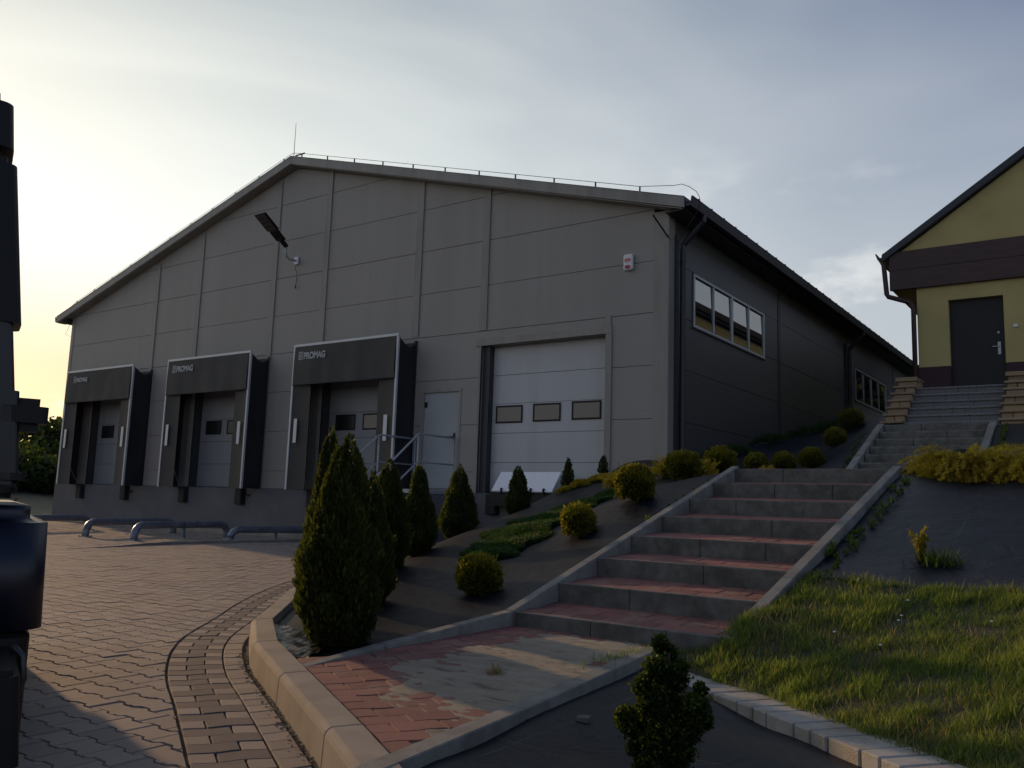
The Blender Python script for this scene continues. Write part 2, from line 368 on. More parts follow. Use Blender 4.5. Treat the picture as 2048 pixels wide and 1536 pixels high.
CL += [(-4.08, 5.4, .33), (-4.1, 6.8, .71), (-3.9, 7.5, 1.09), (-3.83, 3.74, .16), (-5.5, 5.86, .40), (-6.07, 6.93, .47), (-6.53, 8.18, .60),
       (-6.36, 9.14, .92), (-6.08, 9.85, 1.25), (-5.95, 10.6, 1.44), (-5.95, 7.24, .60), (-6.03, 8.1, .80), (-6.03, 8.74, .955), (-6.0, 9.35, 1.11), (-5.8, 9.84, 1.28), (-5.5, 10.27, 1.42), (-4.95, 4.8, .22), (-4.5, 4.2, .17), (-7.3, 10.2, .80), (-7.2, 8.6, .35),
       (-6.9, 14.5, 1.9), (-7.95, 14.4, 1.62), (-8.3, 14.4, 1.0), (-8.0, 12.8, 1.0), (-4.4, 9.7, 1.38), (-4.2, 10.4, 1.48), (-5.2, 8.2, .90), (-4.9, 7.0, .62),
       (-4.7, 13.1, 1.62), (-4.4, 13.6, 1.66), (-4.1, 14.0, 1.74), (-3.3, 10.5, 1.47), (-3.32, 12.8, 1.58), (-3.34, 13.7, 2.0), (-3.34, 14.5, 2.36), (-4.1, 15.4, 2.2),
       (-4.3, 17.6, 2.72), (-3.6, 16.6, 2.6), (-3.6, 17.8, 3.0), (-6.83, 17, 2.3), (-6.83, 20.7, 2.68), (-6.83, 22.4, 3.05), (-6.83, 27.3, 3.72), (-6.83, 31, 3.95), (-3.6, 20, 3.3), (-3.6, 24, 3.6),
       (-3.6, 30, 3.9), (-5.5, 13.5, 1.6), (-5.5, 17, 2.25)]
hL = rbf(CL)
LSTR = [tuple(SP(-.04, l, 0).xy) for l in (0, 1.2, 2.4, 3.7)]
polyL = [(-3.56, 3.16), (-3.535, 4.03)]+LSTR+[(-3.24, 9.5), (-3.24, 12.7), (-3.22, 14.6), (-3.22, 16.5), (-3.3, 18), (-3.56, 19.9), (-3.56, 31), (-6.83, 31), (-6.83, 14.53), (-8.95, 14.53)]+[p for p in KI[:3:-1]]
terrain('bank', polyL, hL, .09, M['fabric'], extra=lambda x, y: wob(.004, 5, 3)(x, y)+.0012*n2(x, y, 16, 92))
# right side
CR = [(1.6, 2.1, .07), (.6, 2.75, .09), (-.59, 3.62, .10), (-1.2, 4.05, .10), (-1.7, 4.42, .11), (-1.85, 4.86, .33), (-1.86, 4.66, .20), (-2.03, 4.64, .125), (-2.2, 4.76, .15), (-1.83, 5.4, .47), (-1.8, 5.9, .60), (-.5, 5.85, .60), (1, 5.8, .62), (3, 5.6, .65),
      (-1.33, 5.0, .34), (-.5, 4.6, .33), (.5, 4.2, .34), (2, 3.8, .40), (-1.72, 7, .93), (-1.67, 8.45, 1.38), (-1.1, 6.4, .72), (0, 7, .88), (0, 8.6, 1.36), (2, 7, .9), (2, 8.6, 1.35), (-1.2, 9.5, 1.42), (2, 9.5, 1.45),
      (-1.6, 10.5, 1.48), (-1.6, 12.7, 1.62), (0, 12.7, 1.7), (-1.55, 14.5, 2.40), (0, 14.5, 2.4), (-1.4, 16.6, 2.6), (0, 16.6, 2.8), (-1.2, 18, 3.2), (1, 18, 3.4), (0, 20, 3.45), (4, 20, 3.5), (5, 14, 2.4), (5, 9, 1.4)]
hR = rbf(CR)
RSTR = [tuple(SP(SW+.04, l, 0).xy) for l in (-.1, 1.2, 2.4, 3.7)]
EDGE_F = [(-2.17, 4.52), (-1.95, 4.36), (-1.71, 4.19), (-1.49, 4.06), (-1.3, 3.92), (-1.12, 3.79), (-.93, 3.64), (-.76, 3.51), (-.3, 3.17), (.3, 2.73), (1.0, 2.2), (1.7, 1.7)]
EDGE_B = offset_poly(EDGE_F, .17)
polyLawn = [(-2.24, 4.86), (-2.25, 4.70)]+EDGE_B+[(3.2, 3.0), (3.2, 5.6), (1, 5.8), (-.5, 5.87), (-1.1, 5.86), (-1.8, 5.93)]+[RSTR[1]]+[RSTR[0]]
terrain('lawn_soil', polyLawn, hR, .08, M['soil'], extra=wob(.012, 7, 5))
polyR = [(-1.8, 5.90), (-1.1, 5.84), (-.5, 5.85), (1, 5.78), (3.2, 5.58), (7, 5), (7, 19.95), (-1.3, 19.95), (-1.38, 16.4), (-1.62, 14.6), (-1.62, 12.7), (-1.65, 9)]+[RSTR[3], RSTR[2], (RSTR[1][0]+.01, 6.06)]
terrain('bank', polyR, hR, .1, M['fabric'], extra=lambda x, y: wob(.012, 6, 8)(x, y)+.0015*n2(x, y, 14, 93)+.02*np.exp(-((y-8.2)/.5)**2)*np.sin(7*x+3*y))
# near bed between the landing, the road kerb and the lawn edging
PR = [(-1.94, 2.06), (-2.06, 2.70), (-2.11, 3.19), (-2.15, 3.7), (-2.19, 4.2), (-2.24, 4.75)]
polyN = PR+[(-2.1, 4.75), EDGE_F[0]]+EDGE_F[1:]+[(1.7, -.5), (.2, -.2), (-.6, 1.15)]+[(KI[1][0], KI[1][1])]
hN = lambda x, y: .07+.055*np.clip(1-(x+2.1)/.7, 0, 1)+.04*np.clip((y-3.2)/1.4, 0, 1)*np.clip(1-(x+2.1)/.5, 0, 1)
terrain('bed_fabric', polyN, hN, .07, M['fabric'], extra=lambda x, y: wob(.007, 9, 9)(x, y)+.0012*n2(x, y, 22, 91))
# black foil tucked behind the road kerb, and the lower apron under everything
g = MB(); g.add([(-400, -300, -.12), (300, -300, -.12), (300, 600, -.12), (-400, 600, -.12)], [(0, 1, 2, 3)])
tag(g.build('ground', M['field']), kind='structure')
fieldpoly = [(-29.3, 9.2), (-31, 14.5), (-29.2, 15.2), (-29.2, 60), (-120, 60), (-120, -40), (-45, -30)]
def hF(x, y): return .03+1.05*np.clip((-(x)-30)/16, 0, 1)**1.2
terrain('field', fieldpoly, hF, 1.2, M['field'], extra=wob(.06, .5, 4))

# ------------------------------------------------------------------ paving
def clip_half(poly, p, n):
    """keep the part of poly where (q-p).n >= 0"""
    out = []; L_ = len(poly)
    for i in range(L_):
        a = poly[i]; b = poly[(i+1) % L_]
        da = (a[0]-p[0])*n[0]+(a[1]-p[1])*n[1]; db = (b[0]-p[0])*n[0]+(b[1]-p[1])*n[1]
        if da >= 0: out.append(a)
        if (da >= 0) != (db >= 0):
            t = da/(da-db); out.append((a[0]+(b[0]-a[0])*t, a[1]+(b[1]-a[1])*t))
    return out
def paver_piece(mb, poly, zf, ch=.006, h=.03, r=None):
    """one paver with a chamfered rim; poly is a plan outline, zf its top height"""
    n = len(poly)
    if n < 3: return
    c = (sum(p[0] for p in poly)/n, sum(p[1] for p in poly)/n)
    area = sum(poly[i][0]*poly[(i+1) % n][1]-poly[(i+1) % n][0]*poly[i][1] for i in range(n))/2
    if abs(area) < 3e-4: return
    if area < 0: poly = poly[::-1]
    ins = []
    for i in range(n):
        a, b, d = poly[i-1], poly[i], poly[(i+1) % n]
        e1 = Vector((b[0]-a[0], b[1]-a[1])); e2 = Vector((d[0]-b[0], d[1]-b[1]))
        if e1.length < 1e-6 or e2.length < 1e-6: ins.append(b); continue
        e1.normalize(); e2.normalize(); nn = Vector((-e1.y-e2.y, e1.x+e2.x)); l = nn.length_squared
        nn = nn*(2/max(l, .9))*.5*ch*1.0
        ins.append((b[0]+nn.x, b[1]+nn.y))
    tx, ty = random.gauss(0, .004), random.gauss(0, .004); dz = random.gauss(0, .0013)
    def Z(p, o): return (p[0], p[1], zf(p[0], p[1])+dz+(p[0]-c[0])*tx+(p[1]-c[1])*ty+o)
    v = [Z(p, 0) for p in ins]+[Z(p, -ch*.9) for p in poly]+[Z(p, -h) for p in poly]
    f = [tuple(range(n))]+[(i+n, (i+1) % n+n, (i+1) % n, i) for i in range(n)]+[(i+2*n, (i+1) % n+2*n, (i+1) % n+n, i+n) for i in range(n)]
    mb.add(v, f, random.random() if r is None else r)
Lh, w1, w2 = .0970, .0778, .0568
IP = [(-Lh, -w1), (-.061, -w1), (-.037, -w2), (.037, -w2), (.061, -w1), (Lh, -w1), (Lh, w1), (.061, w1), (.037, w2), (-.037, w2), (-.061, w1), (-Lh, w1)]
BANDO = offset_poly(KS, .137+.305+.012)      # outer line of the graphite band
def near_seg(P, x, y):
    best = (1e9, 0, (0, 1)); 
    for i in range(len(P)-1):
        a, b = P[i], P[i+1]; dx, dy = b[0]-a[0], b[1]-a[1]; q = dx*dx+dy*dy
        t = max(0, min(1, ((x-a[0])*dx+(y-a[1])*dy)/q)); px, py = a[0]+dx*t, a[1]+dy*t
        d = math.hypot(px-x, py-y)
        if d < best[0]:
            l = math.sqrt(q); n = (-dy/l, dx/l); best = (d*(1 if (x-px)*n[0]+(y-py)*n[1] >= 0 else -1), (px, py), n); bd = d
            best = (d, best[1], n, 1 if (x-px)*n[0]+(y-py)*n[1] >= 0 else -1)
    return best
yard = MB(); far = MB()
FK = [(-14.55, 7.6), (-14.75, 8.8), (-14.95, 9.5), (-15.05, 10.2), (-14.95, 11.4), (-14.8, 12.6), (-14.7, 13.8)]
for r in range(-5, 100):
    y = .3+r*.1405
    for c in range(-125, 5):
        x = c*.2+(.1 if r % 2 else 0)
        if x > -.3 or y > 14.3 or x < -24: continue
        if y < -.2+.0*x: continue
        if x > -2.2 and y > 2.6: continue
        # rough field of view wedge
        if y < .30*(-x)-.2: continue
        d = near_seg(BANDO, x, y)
        if d[3] < 0 and d[0] > .13: continue
        poly = [(x+a, y+b) for a, b in IP]
        if d[0] < .16: poly = clip_half(poly, (d[1][0]+d[2][0]*.003, d[1][1]+d[2][1]*.003), d[2])
        if len(poly) < 3: continue
        paver_piece(yard, poly, yard_z)
yo = yard.build('yard_paving', M['paver']); tag(yo, kind='structure')
g = MB()
YP = [(-30, -20), (3, -20), (3, 2.2)]
g.add([(2, -20, -.035), (2, 6, -.02), (-9.1, 14.6, .1-.016), (-28.2, 14.6, .1-.016), (-30.5, 14.6, .08), (-30.5, -20, -.035)], [(0, 1, 2, 3, 4, 5)])
jb = []
gm = MB()
nxs = np.linspace(-31, 3, 60); nys = np.linspace(-20, 14.6, 60)
for i in range(59):
    for j in range(59):
        xs, ys = (nxs[i], nxs[i+1]), (nys[j], nys[j+1])
        gm.add([(x, y, (yard_z(x, y) if y > -5 else -.035)-.012-(.02 if x > -9 and y < 0 else 0)) for x, y in ((xs[0], ys[0]), (xs[1], ys[0]), (xs[1], ys[1]), (xs[0], ys[1]))], [(0, 1, 2, 3)])
tag(gm.build('yard_base', M['joint']), kind='structure')
# simpler far paving beyond the detailed field (still real slabs)
fp = MB()
for r in range(0, 50):
    y = -4+r*.38
    for c in range(0, 20):
        x = -24.3-c*.38-(.19 if r % 2 else 0)
        if x < -31 or y > 14.2: continue
        fp.box(x-.185, x+.185, y-.185, y+.185, yard_z(x, y)-.03, yard_z(x, y)-.001)
tag(fp.build('yard_paving', M['paver']), kind='structure')
# graphite band and the edge row, laid as rows square to the kerb
def arclen(P):
    s = [0]
    for i in range(1, len(P)): s.append(s[-1]+math.hypot(P[i][0]-P[i-1][0], P[i][1]-P[i-1][1]))
    return s
SS = arclen(KS)
def on_curve(s):
    for i in range(1, len(SS)):
        if s <= SS[i] or i == len(SS)-1:
            t = (s-SS[i-1])/(SS[i]-SS[i-1]); a, b = KS[i-1], KS[i]; l = SS[i]-SS[i-1]
            return Vector((a[0]+(b[0]-a[0])*t, a[1]+(b[1]-a[1])*t)), Vector((-(b[1]-a[1])/l, (b[0]-a[0])/l))
def wavy_piece(mb, s0, s1, d0, d1, phase, r=None, n=5):
    """paver between arc positions s0..s1 and offsets d0..d1 with wavy long sides"""
    gap = .002; poly = []
    for k in range(n+1):
        d = d0+gap+(d1-d0-2*gap)*k/n; s = s0+gap+.007*math.sin((d*2*PI/.2)+phase)
        P_, n_ = on_curve(s); poly.append((P_.x+n_.x*d, P_.y+n_.y*d))
    for k in range(n, -1, -1):
        d = d0+gap+(d1-d0-2*gap)*k/n; s = s1-gap+.007*math.sin((d*2*PI/.2)+phase)
        P_, n_ = on_curve(s); poly.append((P_.x+n_.x*d, P_.y+n_.y*d))
    paver_piece(mb, poly, yard_z, r=r)
bd = MB(); bg = MB(); s = .05; i = 0; D0 = .142
while s < SS[-1]-.2:
    s1 = s+.130
    if i % 2:
        wavy_piece(bd, s, s1, D0, D0+.2, 0); wavy_piece(bg, s, s1, D0+.203, D0+.302, 0)
    else:
        wavy_piece(bg, s, s1, D0, D0+.1, 0); wavy_piece(bd, s, s1, D0+.103, D0+.302, 0)
    wavy_piece(bg, s-.03, s1-.03, .022, .137, 1.)
    s = s1; i += 1
tag(bd.build('paving_band', M['paver_dark']), kind='structure'); tag(bg.build('paving_band', M['paver']), kind='structure')

# road kerb: one metre stones with a bevelled shoulder
kb = MB()
for i in range(len(K)-1):
    a, b = Vector(K[i]), Vector(K[i+1])
    t = (b-a).normalized()
    def nrm(j):
        ns = Vector((0, 0))
        for p, q in ((j-1, j), (j, j+1)):
            if p >= 0 and q < len(K): u = (Vector(K[q])-Vector(K[p])).normalized(); ns += Vector((-u.y, u.x))
        ns.normalize(); return ns
    na, nb = nrm(i), nrm(i+1); G = .0035
    prof = [(.004, -.1), (.0, .0), (-.006, .118), (-.012, .132), (-.03, .147), (-.15, .15), (-.15, -.1)]   # offset (yard side positive), height
    v = []
    for p, n, q in ((a+t*G, na, a), (b-t*G, nb, b)):
        for d, h in prof: v.append((p.x+n.x*d, p.y+n.y*d, yard_z(p.x, p.y)+h))
    m_ = len(prof)
    kb.add(v, [tuple(range(m_)), tuple(range(2*m_-1, m_-1, -1))]+[(j, (j+1) % m_, m_+(j+1) % m_, m_+j) for j in range(m_)])
ko = kb.build('road_kerb', M['kerb'], bevel=.004); tag(ko, kind='structure')
# low kerb between the yard and the truck lanes
kb = MB()
for i in range(len(FK)-1):
    a, b = Vector(FK[i]), Vector(FK[i+1]); t = (b-a).normalized(); n = Vector((t.y, -t.x)); h = [.0, .02, .045, .055, .06, .065, .07]
    ha, hb = h[i], h[i+1]; za, zb = yard_z(*a), yard_z(*b)
    kb.hexa([(a.x-n.x*.06, a.y-n.y*.06, za-.1), (a.x+n.x*.06, a.y+n.y*.06, za-.1), (b.x+n.x*.06, b.y+n.y*.06, zb-.1), (b.x-n.x*.06, b.y-n.y*.06, zb-.1)],
            [(a.x-n.x*.06, a.y-n.y*.06, za+ha), (a.x+n.x*.06, a.y+n.y*.06, za+ha), (b.x+n.x*.06, b.y+n.y*.06, zb+hb), (b.x-n.x*.06, b.y-n.y*.06, zb+hb)])
tag(kb.build('lane_kerb', M['kerb'], bevel=.008), kind='structure')
# narrow apron along the dock wall
g = MB(); g.box(-28.1, -9.05, YW-.5, YW-.02, -.1, .18)
tag(g.build('apron_kerb', M['kerb'], bevel=.01), kind='structure')

# ------------------------------------------------------------------ landing in front of the steps
def pad_z(x, y): return .150+.068*max(0, min(1.3, (y-3.0)/1.8))
pad = MB()
padpoly = [(-3.50, 3.14), (-3.49, 4.05), (-3.38, 4.9), (-1.95, 4.84), (-2.07, 4.2), (-2.04, 3.7), (-2.01, 3.19), (-1.95, 2.6), (-1.86, 2.18)]
kern = [p for p in offset_poly(K, -.152)[1:5]]
U = Vector((.516, .857)); Vd = Vector((.857, -.516)); O0 = Vector((-3.4, 3.0))
cont = padpoly+kern[:0]
lim = [(-3.46, 3.14), (-3.47, 4.05), (-3.38, 4.87), (-1.96, 4.81), (-2.10, 4.2), (-2.07, 3.7), (-2.03, 3.19), (-1.98, 2.6), (-1.90, 2.21)]
def wavy_grid(mb, O, U, V, nu, nv, lu, lv, test, zf, amp=.008):
    for r in range(-nv, nv):
        for c in range(-nu, nu):
            u0 = c*lu+(lu/2 if r % 2 else 0); v0 = r*lv; P_ = []
            for k in range(7): u = u0+.002+(lu-.004)*k/6; P_.append((u, v0+.002+amp*math.sin(2*PI*u/lu*1.0)))
            for k in range(6, -1, -1): u = u0+.002+(lu-.004)*k/6; P_.append((u, v0+lv-.002+amp*math.sin(2*PI*u/lu*1.0)))
            poly = [tuple(O+U*a+V*b) for a, b in P_]; cx = sum(p[0] for p in poly)/14; cy = sum(p[1] for p in poly)/14
            if test(cx, cy): paver_piece(mb, poly, zf, ch=.006)
wavy_grid(pad, O0, U, Vd, 14, 20, .2, .13, lambda x, y: x < -2.075-.11*(y-2.02) and bool(inside([(-3.60, 3.05), (-3.56, 4.05), (-3.46, 4.93), (-2.24, 4.87), (-2.2, 4.2), (-2.1, 3.19), (-1.98, 2.22), (-2.43, 2.50), (-3.33, 3.05)], np.array(x), np.array(y))), pad_z)
tag(pad.build('landing_paving', M['paver_red']), kind='structure')
g = MB(); g.add([(p[0], p[1], pad_z(*p)-.035) for p in [(-3.55, 3.1), (-3.53, 4.05), (-3.42, 4.9), (-2.3, 4.84), (-2.24, 4.2), (-2.15, 3.19), (-2.05, 2.3), (-2.42, 2.52)]], [tuple(range(8))])
tag(g.build('landing_base', M['joint']), kind='structure')
# sand washed over the landing: its surface dips under the pavers where it is thin
sp = [(-3.47, 3.16), (-3.47, 4.05), (-3.38, 4.86), (-2.31, 4.81), (-2.27, 4.05), (-2.185, 3.12), (-2.1, 2.4), (-2.45, 2.57), (-3.3, 3.08)]
def n2(x, y, s, seed=0):
    r = np.random.default_rng(seed); t = 0
    for _ in range(14):
        a = r.uniform(0, PI); k = s*r.uniform(.5, 2.2); t = t+np.sin((x*np.cos(a)+y*np.sin(a))*k+r.uniform(0, 6.28))
    return t/5.3
def hS(x, y):
    pz = .150+.068*np.clip((y-3.0)/1.8, 0, 1.3)
    # thick in the middle and right, thin near the left kerb and the road kerb
    dx = (x+3.5); dk = (x+3.41)*.516+(y-2.93)*.857
    t = np.clip((dk-.24-.35*np.clip(.6-dx, 0, 1))/.50, 0, 1)*np.clip((dx-.08-.06*(y-3))/.42, 0, 1)*np.clip((4.86-y)/.2+.3, 0, 1)
    return pz-.0088+.0140*t+.0042*n2(x, y, 9, 1)+.0026*n2(x, y, 38, 2)
terrain('sand', sp, hS, .016, M['sand'], kind='stuff')
# kerb boards bordering the landing
def board(mb, pts, w, h, side):
    """pts: (x, y, ztop); thin concrete boards set on edge, w to the given side"""
    for (ax, ay, az), (bx, by, bz) in zip(pts[:-1], pts[1:]):
        t = Vector((bx-ax, by-ay)).normalized(); n = Vector((-t.y, t.x))*side; g_ = .002
        ax2, ay2, bx2, by2 = ax+t.x*g_, ay+t.y*g_, bx-t.x*g_, by-t.y*g_
        q = [(ax2, ay2), (bx2, by2), (bx2+n.x*w, by2+n.y*w), (ax2+n.x*w, ay2+n.y*w)]; zz = [az, bz, bz, az]
        if side < 0: q = q[::-1]; zz = zz[::-1]
        mb.hexa([(p[0], p[1], z-h) for p, z in zip(q, zz)], [(p[0], p[1], z) for p, z in zip(q, zz)])
b = MB(); board(b, [(-3.485, 3.10, .150), (-3.475, 3.75, .205), (-3.385, 4.86, SZ+.002)], .075, .3, 1)
tag(b.build('landing_kerb', M['concrete2'], bevel=.005), 'pale kerb board rising along the left side of the sandy landing', 'kerb', 'kerb boards of the landing')
b = MB(); board(b, [(-2.05, 2.02, .166), (-2.185, 3.12, .172), (-2.27, 4.05, .205), (-2.33, 4.81, .235)], .09, .3, -1)
tag(b.build('landing_kerb', M['concrete2'], bevel=.005), 'low pale kerb board between sandy landing and dark bed', 'kerb', 'kerb boards of the landing')

# ------------------------------------------------------------------ lower garden steps
st = empty('garden_steps', tuple(SP(0, 0, 0)), 'lower flight of eight concrete risers with red paved treads', 'steps')
for i in range(8):
    b = MB(); l = i*ST; z = SZ+i*SR; cuts = [0, (.52 if i % 2 else .95)+.08*math.sin(i*2.3), SW] if i % 3 else [0, .60, 1.12, SW]
    for c0, c1 in zip(cuts[:-1], cuts[1:]):
        q = [SP(c0+.002, l, 0), SP(c1-.002, l, 0), SP(c1-.002, l+.06, 0), SP(c0+.002, l+.06, 0)]
        b.hexa([(p.x, p.y, z-.26) for p in q], [(p.x, p.y, z) for p in q])
    b.build('riser', M['concrete'], st, bevel=.005)
    # tread
    t_ = MB(); zf = lambda x, y, z=z, l=l: z-.005+.034*min(1, max(0, ((Vector((x, y, 0))-SO).dot(EY)-l-.06)/(ST-.06)))
    wavy_grid(t_, SP(.0, l+.06, 0).xy, EX.xy, EY.xy, 0, 0, .2, .13, lambda x, y: True, zf)
    depth = ST-.06 if i < 7 else 4.3
    rows = 3 if i < 7 else 33
    lv = (ST-.063)/3.4 if i < 7 else .13
    for r in range(rows if i < 7 else 8):
        u = 0 if r % 2 == 0 else -.1
        while u < SW:
            a, c_ = max(u, .003), min(u+.198, SW-.003)
            if c_-a > .03:
                n = 5; P_ = []
                v0 = l+.064+r*(.1325 if i >= 7 else (ST-.066)/3); v1 = v0+(.1305 if i >= 7 else (ST-.066)/3-.003)
                for k in range(n+1):
                    uu = a+(c_-a)*k/n; P_.append(tuple(SP(uu, v0+(.006*math.sin(uu*31.4) if r else 0), 0).xy))
                for k in range(n, -1, -1):
                    uu = a+(c_-a)*k/n; P_.append(tuple(SP(uu, v1+(.006*math.sin(uu*31.4) if r < 2 else 0), 0).xy))
                paver_piece(t_, P_, zf, ch=.006)
            u += .2
    q = [SP(.0, l+.05, 0), SP(SW, l+.05, 0), SP(SW, l+ST+.02, 0), SP(0, l+ST+.02, 0)]
    t_.hexa([(p.x, p.y, z-.2) for p in q], [(p.x, p.y, z-.015+(.034 if k > 1 else 0)) for k, p in enumerate(q)])
    t_.build('tread', M['paver_red'], st)
for w0, w1_, nm in ((-.075, 0, 'string'), (SW, SW+.08, 'string')):
    b = MB()
    for k in range(4):
        l0, l1 = k*.925-.0+.002, (k+1)*.925-.002
        q = [SP(w0, l0, 0), SP(w1_, l0, 0), SP(w1_, l1, 0), SP(w0, l1, 0)]; zz = [strZ(l0)+.004, strZ(l0)+.004, strZ(l1)+.004, strZ(l1)+.004]
        b.hexa([(p.x, p.y, z-.32) for p, z in zip(q, zz)], [(p.x, p.y, z) for p, z in zip(q, zz)])
    b.build(nm, M['concrete2'], st, bevel=.005)
# path between the two flights
g = MB(); a, b_ = SP(0, 7*ST+.05, 0), SP(SW, 7*ST+.05, 0)
g.add([(a.x, a.y, 1.42), (b_.x, b_.y, 1.42), (-1.70, 12.95, 1.62), (-3.17, 12.95, 1.62)], [(0, 1, 2, 3)])
tag(g.build('path', M['paver_red']), kind='structure')
# ------------------------------------------------------------------ upper concrete flight
st = empty('concrete_steps', (-3.1, 12.9, 1.6), 'upper flight of plain concrete steps below the stone stair', 'steps')
UX0, UX1 = -3.13, -1.66
for j in range(-1, 6):
    y = 12.94+.32*j; z = 1.775+.137*j
    b = MB(); cut = UX0+(.55 if j % 2 else .95)
    b.box(UX0, cut-.002, y, y+.06, z-.22, z); b.box(cut+.002, UX1, y, y+.06, z-.22, z)
    b.build('riser', M['concrete'], st, bevel=.014)
    b = MB(); b.box(UX0, UX1, y+.062, y+.32, z-.15, z-.012); b.build('tread', M['concrete'], st)
for x0, x1 in ((UX0-.10, UX0-.003), (UX1+.003, UX1+.10)):
    b = MB(); y0, y1 = 12.45, 14.60; z0, z1 = 1.60, 2.49
    for k in range(3):
        ya, yb = y0+(y1-y0)*k/3+.002, y0+(y1-y0)*(k+1)/3-.002; za, zb = z0+(z1-z0)*(ya-y0)/(y1-y0), z0+(z1-z0)*(yb-y0)/(y1-y0)
        b.hexa([(x0, ya, za-.3), (x1, ya, za-.3), (x1, yb, zb-.3), (x0, yb, zb-.3)], [(x0, ya, za), (x1, ya, za), (x1, yb, zb), (x0, yb, zb)])
    b.build('string', M['concrete2'], st, bevel=.005)
g = MB(); g.add([(-3.2, 14.55, 2.44), (-1.6, 14.55, 2.44), (-1.6, 16.7, 2.54), (-3.2, 16.7, 2.54)], [(0, 1, 2, 3)])
tag(g.build('path', M['granite']), kind='structure')
# ------------------------------------------------------------------ granite stair with sandstone cheeks
st = empty('granite_steps', (-2.45, 16.6, 2.5), 'topmost flight of smooth grey granite steps leading to the dark door', 'steps')
GX0, GX1 = -3.24, -1.72
for k in range(6):
    y = 16.6+.246*k; z = 2.70+.156*k
    b = MB(); cuts = [GX0, GX0+.38+.17*(k % 3), GX0+.92+.11*(k % 2), GX1]
    for a, c_ in zip(cuts[:-1], cuts[1:]): b.box(a+.0015, c_-.0015, y+.02, y+.06, z-.17, z-.034)
    b.build('riser', M['granite_dark'], st, bevel=.003)
    b = MB()
    for a, c_ in zip(cuts[:-1], cuts[1:]): b.box(a+.0015, c_-.0015, y-.008, y+(.25 if k < 5 else .3), z-.033, z)
    b.build('tread', M['granite'], st, bevel=.006)
b = MB(); b.box(GX0-.5, 1.5, 18.13, 19.98, 3.0, 3.475); b.build('porch_slab', M['granite'], st)
def cheek(x0, x1, label):
    e = empty('stone_cheek', ((x0+x1)/2, 16.6, 2.5), label, 'stone wall', 'sandstone cheek walls of the stair')
    bl = MB(); cp = MB()
    for k in range(7):
        y = 16.50+.235*k; z = 2.60+.158*k
        nb = 2 if k % 2 else 1
        for i in range(nb):
            a, c_ = x0+(x1-x0)*i/nb+.003, x0+(x1-x0)*(i+1)/nb-.003
            jx = random.uniform(-.012, .012)
            bl.box(a+jx*.5, c_, y+abs(jx), y+.30, z-.17 if k else z-.35, z+.08)
        cp.box(x0-.035, x1+.02, y-.04, y+.235+.03, z+.082, z+.122)
    bl.box(x0+.02, x1-.02, 16.6, 18.3, 2.2, 2.6); bl.box(x0+.02, x1-.02, 17.4, 18.3, 2.5, 3.3)
    cp.box(x0-.035, x1+.02, 17.9, 18.6, 3.672, 3.712); bl.box(x0, x1, 18.16, 18.55, 3.0, 3.668)
    bl.build('stone_block', M['sandstone'], e, bevel=.012); cp.build('cap_stone', M['sandstone'], e, bevel=.01)
cheek(-3.58, -3.245, 'stepped sandstone cheek wall left of the granite stair')
cheek(-1.715, -1.38, 'stepped sandstone cheek wall right of the granite stair')

# ------------------------------------------------------------------ lawn edging stones
ed = MB(); P = arclen(EDGE_F); tot = P[-1]; s = 0.02
def on_edge(s, off):
    for i in range(1, len(P)):
        if s <= P[i] or i == len(P)-1:
            t = (s-P[i-1])/(P[i]-P[i-1]); a, b = EDGE_F[i-1], EDGE_F[i]; l = P[i]-P[i-1]
            return (a[0]+(b[0]-a[0])*t-(b[1]-a[1])/l*off, a[1]+(b[1]-a[1])*t+(b[0]-a[0])/l*off)
k = 0
while s < tot-.25:
    l = (.195 if k % 3 == 1 else .108)+random.uniform(-.004, .004); w = .235+random.uniform(-.012, .012); o = random.uniform(-.006, .006)
    q = [on_edge(s+.005, o), on_edge(s+l-.005, o), on_edge(s+l-.005, o+w), on_edge(s+.005, o+w)]; h = .128+random.uniform(-.003, .003)
    ed.hexa([(x, y, -.02) for x, y in q], [(x, y, h) for x, y in q]); s += l; k += 1
tag(ed.build('lawn_edging', M['edging'], bevel=.006), kind='structure')
